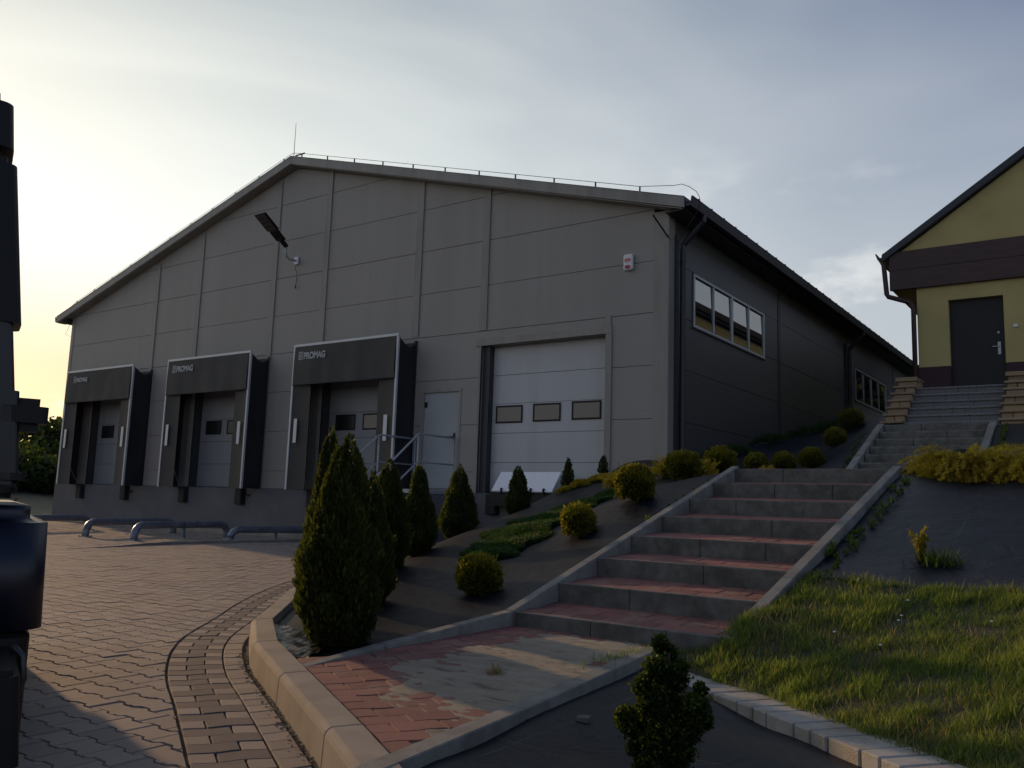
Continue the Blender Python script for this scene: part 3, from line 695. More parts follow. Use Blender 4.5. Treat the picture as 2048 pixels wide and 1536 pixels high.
# ------------------------------------------------------------------ warehouse
wh = empty('warehouse', (XW, YW, 0), 'long taupe panel-clad warehouse with a low gable and loading docks', 'warehouse')
DOCKS = [(-26.9, -23.28), (-21.6, -18.04), (-16.42, -13.0)]
OPEN_F = [(-11.15, -8.13, 0, 4.36), (-12.72, -11.68, 1.0, 3.45)]
for a, b_ in DOCKS: OPEN_F.append(((a+b_)/2-1.32, (a+b_)/2+1.32, 0, 4.25))
def panel_wall(name, m, u0, u1, joints, openings, zlo, top, plane, back, grow=.006):
    """sandwich panels laid in rows; u runs along the wall. plane(u, z, depth) gives the point"""
    mb = MB(); rows = [zlo]+[z for z in ROWS if z > zlo+.05]
    us = [u0]+joints+[u1]
    for a, b_ in zip(us[:-1], us[1:]):
        r_ = random.random()
        for z0, z1 in zip(rows[:-1], rows[1:]):
            if z0 > max(top(a), top(b_), top(min(max(XR, a), b_))): continue
            cu = sorted({a, b_, *[c for o in openings for c in o[:2] if a < c < b_], *([XR] if a < XR < b_ and top(XR) > top(a)+.1 else [])})
            cz = sorted({z0, z1, *[c for o in openings for c in o[2:] if z0 < c < z1]})
            r_ = random.random()
            for ua, ub in zip(cu[:-1], cu[1:]):
                for za, zb in zip(cz[:-1], cz[1:]):
                    um, zm = (ua+ub)/2, (za+zb)/2
                    if any(o[0]-.001 < um < o[1]+.001 and o[2]-.001 < zm < o[3]+.001 for o in openings): continue
                    lo = za+(grow if za == z0 and z0 != zlo else 0); hi = zb-(grow if zb == z1 else 0)
                    ta, tb = min(hi, top(ua)), min(hi, top(ub))
                    if ta <= lo and tb <= lo: continue
                    P_ = []
                    pts = [(ua, lo), (ub, lo)]
                    # clip the top by the roof line
                    if tb > lo: pts.append((ub, tb))
                    else:
                        t = (lo-top(ua))/((top(ub)-top(ua)) or 1e-9); pts[1] = (ua+(ub-ua)*t, lo)
                    if (top(ua) < hi) != (top(ub) < hi):
                        t = (hi-top(ua))/(top(ub)-top(ua)); pts.append((ua+(ub-ua)*t, hi))
                    if ta > lo: pts.append((ua, ta))
                    else:
                        t = (lo-top(ua))/((top(ub)-top(ua)) or 1e-9); pts[0] = (ua+(ub-ua)*t, lo)
                    n = len(pts)
                    mb.add([plane(u, z, 0) for u, z in pts]+[plane(u, z, .035) for u, z in pts], [tuple(range(n))]+[(i, i+n, (i+1) % n+n, (i+1) % n) for i in range(n)], r_)
    # backing sheet behind the joints
    cu = sorted({u0, u1, *([XR] if u0 < XR < u1 and top(XR) > top(u0)+.1 else []), *[c for o in openings for c in o[:2] if u0 < c < u1]})
    for ua, ub in zip(cu[:-1], cu[1:]):
        cz = sorted({zlo, *[c for o in openings for c in o[2:] if c > zlo]})+[99]
        for za, zb in zip(cz[:-1], cz[1:]):
            um = (ua+ub)/2; zm = (za+min(zb, 12))/2
            if any(o[0]-.001 < um < o[1]+.001 and o[2]-.001 < za+.01 and zb < o[3]+.001 for o in openings): continue
            mb.add([plane(ua, za, .034), plane(ub, za, .034), plane(ub, min(zb, top(ub)), .034), plane(ua, min(zb, top(ua)), .034)], [(0, 1, 2, 3)], .5)
    return mb.build(name, m, wh)
JF = [-23.44, -21.34, -18.12, -16.18, -13.05, -11.2]
JF = [-23.5, -21.42, -18.2, -16.26, -13.16, -11.23]
panel_wall('front_wall', M['wall'], XL, XW-.30, JF, OPEN_F, ZB, roof_under, lambda u, z, d: (u, YW+d, z), None)
WIN = [(15.65, 19.71, 4.59, 5.66), (28.0, 32.1, 4.59, 5.62)]
JS = [20.8, 27.1, 33.4, 39.7, 46]
panel_wall('side_wall', M['sidewall'], YW+.02, 52, JS, WIN, .69, lambda u: 6.72, lambda u, z, d: (XW-d, u, z), None)
b = MB(); b.box(XL-.02, XL+.06, YW+.05, 52, 0, 6.5); b.box(XL, XW, 51.9, 52, 0, 6.6); b.box(XL+.1, XW-.3, YW+1.2, YW+1.25, 0, 6.4)
b.box(XW-1.0, XW-.95, YW+1, 51, 1, 6.5)
b.build('light_blocking_walls', M['dark'], wh)  # unseen dark walls, added behind the cladding to block light
# cover strips and corner flashings
for x in JF:
    b = MB(); zt = roof_under(x)-.02; zb = ZB
    if x == -11.23: zb = 4.70
    if x == -13.16: zb = 4.72
    b.box(x-.005, x+.20, YW-.012, YW-.002, zb, zt); b.box(x+.165, x+.20, YW-.03, YW-.013, zb, zt)
    b.build('joint_cover', M['trim'], wh)
b = MB(); b.box(XW-.30, XW+.004, YW-.014, YW+.02, .69, roof_under(XW)-.01); b.box(XW-.02, XW+.012, YW-.012, YW+.25, .69, 6.7); b.build('corner_flashing', M['trim'], wh)
b = MB(); b.box(XL-.015, XL+.14, YW-.014, YW+.02, ZB, roof_under(XL)-.01); b.box(XL-.025, XL+.01, YW-.012, YW+.3, .69, 6.5); b.build('corner_flashing', M['trim'], wh)
for y in JS[:4]:
    b = MB(); b.box(XW-.002, XW+.012, y-.09, y+.09, .69, 6.7); b.build('joint_cover', M['trim_dark'], wh)
# plinth
b = MB()
xs = [XL-.03]+[v for o in []for v in o]+[-12.95]
b.box(XL-.03, -8.0, YW-.03, YW+.9, -.1, ZB-.004)
b.box(-11.15, -8.13, YW+.02, YW+1, ZB-.002, ZB+.006)
b.build('plinth', M['plinth'], wh)
b = MB(); b.box(XW-.3, XW+.02, YW-.02, 52, 0, .686); b.build('plinth', M['plinth'], wh)
# roof
RO = []
y0, y1 = YW-.27, 52.3
def slab(x0, z0, x1, z1, th=.17):
    return [(x0, z0), (x1, z1), (x1, z1-th), (x0, z0-th)]
ER, EL = XW+.42, XL-.55
zE = lambda x: 9.83-.283*abs(x-XR)
b = MB()
b.prism([(EL, zE(EL)), (XR, zE(XR)), (ER, zE(ER)), (ER, zE(ER)-.14), (XR, zE(XR)-.14), (EL, zE(EL)-.14)], 1, y0+.02, y1)
rf = b.build('roof', M['roof'], wh)
b = MB()   # verge flashing: tall face, then a recessed lower band
b.prism([(EL-.01, zE(EL)+.02), (XR, zE(XR)+.025), (ER+.01, zE(ER)+.02), (ER+.01, zE(ER)-.19), (XR, zE(XR)-.185), (EL-.01, zE(EL)-.19)], 1, y0-.01, y0+.012)
b.prism([(EL-.01, zE(EL)+.028), (XR, zE(XR)+.033), (ER+.01, zE(ER)+.028), (ER+.01, zE(ER)+.018), (XR, zE(XR)+.023), (EL-.01, zE(EL)+.018)], 1, y0-.02, y0+.25)
b.build('verge_flashing', M['trim'], wh, bevel=.003)
b = MB()
b.prism([(EL+.05, zE(EL)-.185), (XR, zE(XR)-.18), (ER-.05, zE(ER)-.185), (ER-.05, zE(ER)-.20), (XR, zE(XR)-.195), (EL+.05, zE(EL)-.20)], 1, y0+.01, YW+.02)
b.build('soffit', M['trim'], wh)
for xa, xb in ((XW+.003, ER-.02), (EL, XL)): b = MB(); b.box(xa, xb, YW-.2, y1, zE(ER)-.20, zE(ER)-.185); b.build('soffit', M['trim_dark'], wh)
def gutter_profile(x, z, s):
    return [(x, z), (x+s*.01, z-.13), (x+s*.05, z-.17), (x+s*.12, z-.16), (x+s*.155, z-.02), (x+s*.165, z+.01), (x+s*.14, z+.01), (x+s*.11, z-.13), (x+s*.03, z-.13), (x+s*.02, z)]
for x, s_ in ((ER, 1), (EL, -1)):
    b = MB(); b.prism(gutter_profile(x, zE(x)+.01, s_), 1, y0+.02, y1)
    if s_ > 0:
        for k in range(60): b.box(x-.05, x+.17, y0+.3+k*.62, y0+.33+k*.62, zE(x)+.012, zE(x)+.04)
    b.build('gutter', M['gutter'], wh)
for y in (14.98, 27.05):
    b = MB(); b.tube([(ER+.08, y, zE(ER)-.1), (ER+.08, y, zE(ER)-.25), (XW+.10, y, 6.05), (XW+.09, y, 5.9), (XW+.09, y, 1.0)], .055, 12)
    for z in (5.7, 4.2, 2.9): b.tube([(XW+.09, y, z), (XW+.09, y, z+.05)], .064, 12)
    b.build('downpipe', M['gutter'], wh, smooth=False)
    b = MB(); b.box(XW+.014, XW+.06, y-.22, y-.12, .9, 6.2); b.build('cable_duct', M['trim_dark'], wh)
# lightning conductor
b = MB(); yv = y0+.06
for sgn, X0, X1 in ((1, XR, ER-.1), (-1, XR, EL+.2)):
    n = int(abs(X1-X0)/.975)
    pts = []
    for k in range(n+1):
        x = X0+sgn*(.35+.975*k)
        if (x-X1)*sgn > 0: break
        z = zE(x)+.03; b.box(x-.012, x+.012, yv-.012, yv+.012, z-.02, z+.115)
        pts.append((x, yv, z+.115))
    b.tube([(X0, yv, zE(X0)+.13)]+pts, .006, 5)
    lx, ly, lz = pts[-1]
    if sgn > 0: b.tube([(lx, ly, lz), (-6.62, ly, 7.0), (-6.48, 14.32, 7.0), (-6.34, 14.35, 6.93), (-6.22, 14.38, 6.83), (-6.165, 14.4, 6.72), (-6.17, 14.45, 6.62), (-6.24, 14.5, 6.5), (-6.4, 14.6, 6.36), (-6.6, 14.7, 6.22), (XW+.06, YW+.3, 6.05), (XW+.05, YW+.28, 1)], .006, 5)
    else: b.tube([(lx, ly, lz), (lx-.45, ly, lz-.2), (lx-.6, ly+.05, lz-.42), (lx-.45, ly+.1, lz-.65), (XL-.4, ly+.2, lz-1.0), (XL-.02, YW+.1, lz-1.1)], .006, 5)
b.tube([(XR+.03, yv, zE(XR)), (XR+.03, yv, zE(XR)+.95)], [.009, .005], 6); b.box(XR+.1, XR+.45, yv-.012, yv+.012, zE(XR)+.02, zE(XR)+.05)
b.build('lightning_conductor', M['gutter'], wh)
b = MB(); b.tube([(XW+.01, YW+.04, 6.05), (-6.95, 14.1, 6.42)], .016, 6); b.build('bracket_rod', M['black'], wh)

# sectional door
def sect_door(x0, x1, z0, zt, yb, wins, first):
    d = MB(); z = z0; k = 0
    while z < zt-.02:
        h = min(.615, zt-z)
        d.box(x0, x1, yb, yb+.05, z+.003, z+h-.003); z += h; k += 1
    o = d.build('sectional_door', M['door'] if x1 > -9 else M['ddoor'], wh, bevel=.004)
    for i, (a, c_, za, zb) in enumerate(wins):
        f = MB(); t = .035
        f.box(a, c_, yb-.022, yb-.001, zb-t, zb); f.box(a, c_, yb-.022, yb-.001, za, za+t); f.box(a, a+t, yb-.022, yb-.001, za+t, zb-t); f.box(c_-t, c_, yb-.022, yb-.001, za+t, zb-t)
        f.build('window_frame', M['black'], o, bevel=.006)
        f = MB(); f.box(a+t, c_-t, yb-.010, yb-.002, za+t, zb-t); f.build('window_pane', first[i], o)
    return o
yb = YW+.24
sect_door(-11.2, -8.05, 1.28, 4.42, yb, [(-10.88, -10.2, 2.72, 3.09), (-9.94, -9.27, 2.73, 3.10), (-9.01, -8.34, 2.74, 3.11)], [M['pane']]*3)
b = MB(); b.box(-11.20, -11.15, YW-.02, yb+.02, ZB, 4.40); b.box(-8.13, -8.02, YW-.025, yb+.02, ZB, 4.36)
b.box(-11.28, -8.00, YW-.03, yb+.02, 4.36, 4.52); b.box(-8.16, -8.02, YW-.022, YW-.003, 4.52, 4.72)
b.build('door_surround', M['trim'], wh, bevel=.004)
b = MB(); b.box(-11.15, -10.98, YW+.08, yb-.002, ZB, 4.36); b.build('door_track', M['trim_dark'], wh)
b = MB(); b.box(-8.03, -7.995, YW-.03, YW-.003, .69, 4.36); b.build('door_surround', M['trim'], wh)
# personnel door
b = MB(); b.box(-12.70, -11.70, YW+.03, YW+.07, 1.33, 3.42); pd = b.build('personnel_door', M['pdoor'], wh, bevel=.004)
b = MB(); b.box(-11.84, -11.80, YW+.012, YW+.03, 2.30, 2.52); b.tube([(-11.82, YW+.0, 2.44), (-11.82, YW-.03, 2.44), (-11.93, YW-.03, 2.44)], .009, 8); b.build('handle', M['black'], pd)
b = MB(); b.box(-12.68, -12.62, YW+.005, YW+.03, 3.1, 3.22); b.build('hinge', M['black'], pd)
b = MB(); b.box(-12.76, -12.70, YW-.015, YW+.06, 1.0, 3.47); b.box(-11.70, -11.64, YW-.015, YW+.06, 1.0, 3.47); b.box(-12.76, -11.64, YW-.018, YW+.06, 3.42, 3.50); b.box(-12.7, -11.7, YW, YW+.06, 1.0, 1.32)
b.build('door_frame', M['trim'], wh, bevel=.003)
# dock doors behind the shelters
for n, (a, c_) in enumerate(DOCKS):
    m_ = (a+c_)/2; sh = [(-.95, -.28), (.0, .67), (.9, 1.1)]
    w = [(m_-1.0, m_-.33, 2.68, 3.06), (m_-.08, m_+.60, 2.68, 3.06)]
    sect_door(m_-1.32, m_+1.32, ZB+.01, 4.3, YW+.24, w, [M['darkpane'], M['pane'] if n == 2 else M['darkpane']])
    for t0 in (m_-1.32, m_+1.24): b = MB(); b.box(t0, t0+.08, YW+.05, YW+.238, ZB, 4.25); b.build('door_track', M['trim_dark'], wh)
# side windows
for y0w, y1w, z0w, z1w in WIN:
    f = MB(); t = .05; X = XW-.02
    f.box(X, X+.05, y0w, y1w, z1w-t, z1w); f.box(X, X+.05, y0w, y1w, z0w, z0w+t)
    q = (y1w-y0w)/4
    for k in range(5):
        yy = y0w+q*k; hw = t/2 if k in (1, 3) else t
        ya, yb_ = (yy, yy+t) if k == 0 else (yy-t, yy) if k == 4 else (yy-hw*.8, yy+hw*.8)
        f.box(X, X+.048, ya, yb_, z0w+t, z1w-t)
    wo = f.build('window', M['wfr'], wh, bevel=.004)
    for k in range(4):
        g = MB(); e = random.uniform(-.0015, .0015); ya, yb_ = y0w+q*k+.03, y0w+q*(k+1)-.03
        g.add([(X+.030+e, ya, z0w+.03), (X+.030-e, yb_, z0w+.03), (X+.006-e, yb_, z1w-.03), (X+.006+e, ya, z1w-.03)], [(0, 1, 2, 3)])
        g.build('pane', M['glass'], wo)
    g = MB(); g.box(XW-.1, XW+.03, y0w-.04, y1w+.04, z0w-.03, z0w-.002); g.build('sill', M['trim_dark'], wo)
    g = MB(); g.box(XW-.06, XW+.006, y0w-.03, y0w-.001, z0w, z1w+.03); g.box(XW-.06, XW+.006, y1w+.001, y1w+.03, z0w, z1w+.03); g.box(XW-.06, XW+.006, y0w-.03, y1w+.03, z1w+.001, z1w+.03); g.build('reveal', M['trim_dark'], wo)

# ------------------------------------------------------------------ lettering (flat outlines with a small thickness)
def letter_mesh(txt, size, h):
    cu = bpy.data.curves.new('t', 'FONT'); cu.body = txt; cu.size = size; cu.extrude = .002; cu.offset = .008*size/.2
    cu.space_character = .97
    ob = bpy.data.objects.new('t', cu); COL.objects.link(ob); bpy.context.view_layer.update()
    me = bpy.data.meshes.new_from_object(ob.evaluated_get(bpy.context.evaluated_depsgraph_get()))
    bpy.data.objects.remove(ob); return me
LM = letter_mesh('PROMAG', .20, .2)
LMw = max(v.co.x for v in LM.vertices)
# ------------------------------------------------------------------ dock shelters
def shelter(a, c_, label, lx, lw):
    e = empty('dock_shelter', ((a+c_)/2, YW, ZB), label, 'dock shelter', 'dock shelters along the gable wall')
    yf = YW-.60; zt = 4.69
    b = MB(); b.box(a, a+.055, yf-.01, yf+.05, ZB-.03, zt-.05); b.build('frame_profile', M['alu'], e, bevel=.006)
    b = MB(); b.box(c_-.055, c_, yf-.01, yf+.05, ZB-.03, zt-.05); b.build('frame_profile', M['alu'], e, bevel=.006)
    b = MB(); b.box(a, c_, yf-.012, yf+.05, zt-.05, zt+.015); b.build('frame_profile', M['alu'], e, bevel=.006)
    # head curtain: a cloth that hangs with soft folds, in front of the side curtains
    nx, nz = 60, 14; v = []; f = []
    for i in range(nx+1):
        for j in range(nz+1):
            u, w = i/nx, j/nz; x = a+.06+(c_-a-.12)*u; z = zt-.06-.91*w
            y = yf-.012-.018*w+.010*w*math.sin(u*13+a)+.006*w*math.sin(u*31+2*a)-.012*math.sin(PI*w)*math.sin(u*7+1)
            v.append((x, y, z-.015*math.sin(PI*u)*w))
    for i in range(nx):
        for j in range(nz): f.append((i*(nz+1)+j, i*(nz+1)+j+1, (i+1)*(nz+1)+j+1, (i+1)*(nz+1)+j))
    n = len(v); v2 = [(x, y+.006, z) for x, y, z in v]; f2 = [tuple(q+n for q in reversed(p)) for p in f]
    b = MB(); b.add(v+v2, f+f2); hc = b.build('head_curtain', M['curtain'], e, smooth=True)
    b = MB(); b.box(a+.05, c_-.05, yf-.034, yf-.022, zt-.985, zt-.965); b.build('hem', M['sidecloth'], hc)
    for x0, x1 in ((a+.055, a+.60), (c_-.60, c_-.055)):
        n_ = 12; v = []
        for i in range(n_+1):
            u = i/n_; x = x0+(x1-x0)*u; bow = .02*math.sin(PI*u)
            inn = u if x0 == a+.055 else 1-u
            for z in (ZB-.02, 2.3, 3.3, zt-.1): v.append((x, yf+.012+bow+.06*inn, z))
        f = [(i*4+j, (i+1)*4+j, (i+1)*4+j+1, i*4+j+1) for i in range(n_) for j in range(3)]; k = len(v)
        b = MB(); b.add(v+[(x, y+.006, z) for x, y, z in v], f+[tuple(q+k for q in reversed(p)) for p in f]); b.build('side_curtain', M['curtain_side'], e, smooth=True)
    for xx in (a+.17, c_-.33):
        b = MB(); b.box(xx, xx+.105, yf-.004, yf+.008, 2.33, 2.90); b.build('guide_strip', M['reflect'], e)
    # cloth sides sagging between the front profile and the wall, and the roof cloth
    for x, o in ((a, -1), (c_, 1)):
        v = []; n_ = 10; m_ = 10
        for i in range(n_+1):
            t = i/n_; y = yf+.03+(.57)*t
            sag = .22*math.sin(PI*t*.9)*(1 if o > 0 else .6)
            for j in range(m_+1):
                w = j/m_; top_ = zt-.02-sag*.9+.02*math.sin(5*t); z = ZB-.02+(top_-ZB)*w
                v.append((x-o*(.05*math.sin(PI*t)*math.sin(PI*w)+.01), y, z))
        f = [(i*(m_+1)+j, (i+1)*(m_+1)+j, (i+1)*(m_+1)+j+1, i*(m_+1)+j+1) for i in range(n_) for j in range(m_)]; k = len(v)
        b = MB(); b.add(v+[(x_-o*.008, y_, z_) for x_, y_, z_ in v], f+[tuple(q+k for q in reversed(p)) for p in f])
        b.box(x-.03, x+.03, YW-.05, YW-.002, ZB, 4.62) ; b.build('side_cloth', M['sidecloth'], e)
    v = []; n_ = 10; m_ = 10
    for i in range(n_+1):
        for j in range(m_+1):
            t, w = i/n_, j/m_; v.append((a+.02+(c_-a-.04)*w, yf+.03+.57*t, zt-.03-.22*math.sin(PI*t*.9)))
    b = MB(); b.add(v, [(i*(m_+1)+j, (i+1)*(m_+1)+j, (i+1)*(m_+1)+j+1, i*(m_+1)+j+1) for i in range(n_) for j in range(m_)]); b.build('roof_cloth', M['sidecloth'], e)
    b = MB()
    for x0, x1 in ((a+.1, a+.5),): b.tube([(x0, YW-.05, 1.35), (x1, yf+.1, 1.75)], .012, 6)
    b.build('brace', M['steel'], e)
    # printed name and the small stack of bars before it
    s_ = (lw*.80)/LMw
    me = LM.copy(); me.transform(Matrix.Translation((lx+lw*.19, yf-.0345, 4.33)) @ Matrix.Rotation(PI/2, 4, 'X') @ Matrix.Diagonal((s_, s_*1.18, 1, 1)))
    me.materials.clear(); lo = link('lettering', me, M['letter'], e)
    b = MB()
    for k in range(6): b.box(lx, lx+lw*.165, yf-.0365, yf-.0325, 4.315+.035*k, 4.333+.035*k)
    b.build('emblem', M['letter'], lo)
    return e
shelter(*DOCKS[0], 'leftmost dock shelter of the three at the far end of the gable', -26.43, .78)
shelter(*DOCKS[1], 'middle dock shelter of the three with black cloth sides', -21.31, .93)
shelter(*DOCKS[2], 'rightmost and nearest dock shelter beside the grey personnel door', -16.2, .93)
BL = ['left bumper under the leftmost dock shelter', 'right bumper under the leftmost dock shelter', 'left bumper under the middle dock shelter', 'right bumper under the middle dock shelter',
      'left bumper under the nearest dock shelter', 'right bumper under the nearest dock shelter behind the conifers', 'rubber bumper left of the tilted leveller plate']
for x, l_, dx in zip((-26.42, -24.0, -21.15, -18.72, -16.02, -13.5, -10.66), BL, (0,)*7):
    e = empty('dock_bumper', (x, YW, 1.0), l_, 'dock bumper', 'rubber dock bumpers on the plinth')
    b = MB(); b.box(x-.13, x+.13, YW-.17, YW-.045, .82, 1.235); b.build('buffer', M['rubber'], e, bevel=.02)
    b = MB(); b.box(x-.15, x+.15, YW-.045, YW-.031, .80, 1.245); b.build('mounting_plate', M['trim_dark'], e)
    if x in (-24.0, -18.72):
        b = MB(); b.tube([(x+.15, YW-.05, 1.1), (x+.3, YW-.07, 1.04), (x+.36, YW-.06, 1.1)], .015, 6); b.build('hook', M['black'], e)
# tilted leveller plate in front of the big door
e = empty('dock_leveller', (-9.8, YW-.2, 1.27), 'bright steel leveller plate tilted up before the large white door', 'dock leveller')
b = MB(); b.hexa([(-10.45, YW-.42, 1.30), (-9.02, YW-.42, 1.30), (-9.02, YW-.40, 1.28), (-10.45, YW-.40, 1.28)], [(-10.43, YW-.13, 1.69), (-9.0, YW-.13, 1.69), (-9.0, YW-.11, 1.67), (-10.43, YW-.11, 1.67)])
b.build('lip_plate', M['lever'], e, bevel=.003)
b = MB(); b.box(-10.5, -8.9, YW-.40, YW-.035, 1.0, 1.262); b.build('support_frame', M['black'], e)
b = MB()
for x in (-10.2, -9.5, -9.2): b.box(x-.012, x+.012, YW-.45, YW-.40, 1.24, 1.36)
b.build('lug', M['black'], e)
e = empty('dock_leveller', (-14.6, YW-.2, 1.27), 'small pale plate edge at the foot of the nearest shelter, behind the conifers', 'dock leveller')
b = MB(); b.hexa([(-14.9, YW-.42, 1.30), (-13.75, YW-.42, 1.30), (-13.75, YW-.40, 1.28), (-14.9, YW-.40, 1.28)], [(-14.88, YW-.20, 1.50), (-13.75, YW-.20, 1.50), (-13.75, YW-.18, 1.48), (-14.88, YW-.18, 1.48)]); b.build('lip_plate', M['lever'], e, bevel=.003)

# ------------------------------------------------------------------ platform with railing
e = empty('railed_platform', (-12.3, 14, 0), 'galvanised platform and steps with tube railing below the grey door', 'platform')
b = MB(); b.box(-12.88, -11.72, 13.32, YW-.04, 1.20, 1.28); b.build('platform', M['steel'], e, bevel=.004)
b = MB()
for x in (-12.86, -11.74): b.hexa([(x-.02, 11.55, .12), (x+.02, 11.55, .12), (x+.02, 11.75, .12), (x-.02, 11.75, .12)], [(x-.02, 13.30, 1.28), (x+.02, 13.30, 1.28), (x+.02, 13.34, 1.12), (x-.02, 13.34, 1.12)])
b.build('stringer', M['steel'], e)
for k in range(6):
    b = MB(); y = 11.75+.26*k; z = .26+.165*k; b.box(-12.84, -11.76, y, y+.25, z, z+.03); b.build('tread', M['steel'], e)
for x in (-12.85, -11.75):
    b = MB()
    b.tube([(x, YW-.05, 2.40), (x, 13.36, 2.40), (x, 13.30, 2.375), (x, 11.75, 1.13), (x, 11.72, .9)], .021, 8)
    b.tube([(x, YW-.05, 1.83), (x, 13.33, 1.83), (x, 11.72, .60)], .018, 8)
    b.build('rail', M['steel'], e, smooth=True)
    for y in (YW-.06, 13.33):
        b = MB(); b.tube([(x, y, 1.0), (x, y, 2.39)], .021, 8); b.build('post', M['steel'], e, smooth=True)
    b = MB(); b.tube([(x, 11.74, .1), (x, 11.74, 1.05)], .021, 8); b.build('post', M['steel'], e, smooth=True)
    b = MB(); b.box(x-.03, x+.03, 13.3, 13.36, .08, 1.2); b.build('leg', M['steel'], e)
b = MB(); b.box(-13.0, -11.66, YW-.9, YW-.035, .08, 1.19); b.build('base_block', M['plinth'], e)

# ------------------------------------------------------------------ flood light, siren
e = empty('floodlight', (-17.23, YW, 7.07), 'black LED street lamp head on a bent arm high on the gable', 'lamp')
b = MB(); b.box(-17.30, -17.16, YW-.06, YW-.014, 6.97, 7.17); b.build('wall_bracket', M['white'], e, bevel=.01)
b = MB(); b.tube([(-17.23, YW-.05, 7.07), (-17.22, YW-.25, 7.05), (-17.2, YW-.38, 7.08), (-17.2, YW-.42, 7.2), (-17.2, YW-.42, 7.33)], .028, 8); b.build('arm', M['steel'], e, smooth=True)
hd = Vector((0, -.83, .56)).normalized(); up = Vector((1, 0, 0)); nn = hd.cross(up)
c0 = Vector((-17.2, YW-.42, 7.35))
b = MB(); b.obox(c0+hd*.12, hd, up, nn, .14, .06, .045); b.obox(c0+hd*.36, hd, up, nn, .17, .16, .03); b.build('driver_box', M['black'], e, bevel=.02)
b = MB(); b.obox(c0+hd*.80, hd, up, nn, .27, .21, .022); lh = b.build('lamp_head', M['black'], e, bevel=.01)
dn = nn if nn.z < 0 else -nn
b = MB()
for k in range(4): b.obox(c0+hd*(.61+.128*k)+dn*.027, hd, up, nn, .050, .165, .006)
b.build('lens', M['led'], lh)
b = MB(); b.tube([(-17.25, YW-.03, 6.97), (-17.24, YW-.05, 6.85), (-17.18, YW-.03, 6.75), (-17.19, YW-.03, 6.5), (-17.2, YW-.04, 6.36)], .007, 5); b.tube([(-17.2, YW-.04, 6.42), (-17.2, YW-.04, 6.34)], .016, 6); b.build('loose_cable', M['black'], e)
e = empty('alarm_siren', (-7.64, YW, 5.7), 'white wall siren box with red lens near the warehouse corner', 'siren')
b = MB(); b.box(-7.745, -7.545, YW-.085, YW-.013, 5.555, 5.865); b.build('housing', M['white'], e, bevel=.018, seg=3)
def disc(mb, cx, cz, rx, rz, y0_, y1_, n=20): mb.prism([(cx+rx*math.cos(2*PI*k/n), cz+rz*math.sin(2*PI*k/n)) for k in range(n)], 1, y0_, y1_)
b = MB(); disc(b, -7.645, 5.612, .062, .036, YW-.098, YW-.084); b.build('lens', M['red'], e, bevel=.004)
b = MB()
for k in range(24):
    a0, a1 = 2*PI*k/24, 2*PI*(k+1)/24
    b.add([(-7.645+.07*math.cos(a0), YW-.0865, 5.745+.04*math.sin(a0)), (-7.645+.07*math.cos(a1), YW-.0865, 5.745+.04*math.sin(a1)), (-7.645+.058*math.cos(a1), YW-.0865, 5.745+.030*math.sin(a1)), (-7.645+.058*math.cos(a0), YW-.0865, 5.745+.030*math.sin(a0))], [(0, 1, 2, 3)])
for z in (5.728, 5.742, 5.756): b.box(-7.70, -7.59, YW-.087, YW-.0855, z, z+.010)
b.box(-7.70, -7.59, YW-.087, YW-.0855, 5.695, 5.70)
b.build('emblem', M['redprint'], e)

# ------------------------------------------------------------------ wheel guides
def guide(p, q, label, ext=None):
    p, q = Vector(p), Vector(q); t = (q-p).normalized(); L_ = (q-p).length; z0 = yard_z(p.x, p.y)
    e = empty('wheel_guide', (p.x, p.y, z0), label, 'wheel guide', 'bent pipe wheel guides before the docks')
    def W(s, z): return (p.x+t.x*s, p.y+t.y*s, z0+z)
    h = .305 if ext is None else ext; path = [W(0, 0), W(.0, .06)]+[W(.22-.22*math.cos(a), h-.22+.22*math.sin(a)) for a in [PI/2*k/7 for k in range(8)]]
    path += [W(L_-.22+.22*math.sin(a), h-.22+.22*math.cos(a)) for a in [PI/2*k/7 for k in range(8)]]+[W(L_, .0)]
    b = MB(); b.tube(path, .076, 14); b.build('pipe', M['pipe'], e, smooth=True)
    b = MB(); b.tube([W(L_/2, 0), W(L_/2, h-.03)], .04, 10); b.build('centre_leg', M['pipe'], e)
    for s in (0, L_, L_/2):
        c = Vector(W(s, .008)); b = MB(); b.obox(c, (t.x, t.y, 0), (-t.y, t.x, 0), (0, 0, 1), .10, .10, .006)
        for a_, c2 in ((1, 1), (-1, 1), (1, -1), (-1, -1)): b.obox(c+Vector((t.x*.08*a_-t.y*.08*c2, t.y*.08*a_+t.x*.08*c2, .012)), (t.x, t.y, 0), (-t.y, t.x, 0), (0, 0, 1), .012, .012, .012)
        b.build('foot_plate', M['steel'], e)
guide((-16.46, 10.20), (-17.1, 12.9), 'fully visible bent pipe wheel guide nearest the camera, its left bend catching light')
guide((-18.1, 10.10), (-18.95, 12.75), 'bent pipe wheel guide overlapped on its right by the nearest one')
guide((-20.65, 9.2), (-21.4, 12.0), 'leftmost bent pipe wheel guide, cut off by the truck')
guide((-15.85, 12.05), (-15.6, 14.3), 'wheel guide behind the low kerb, partly hidden by the big conifer', .225)

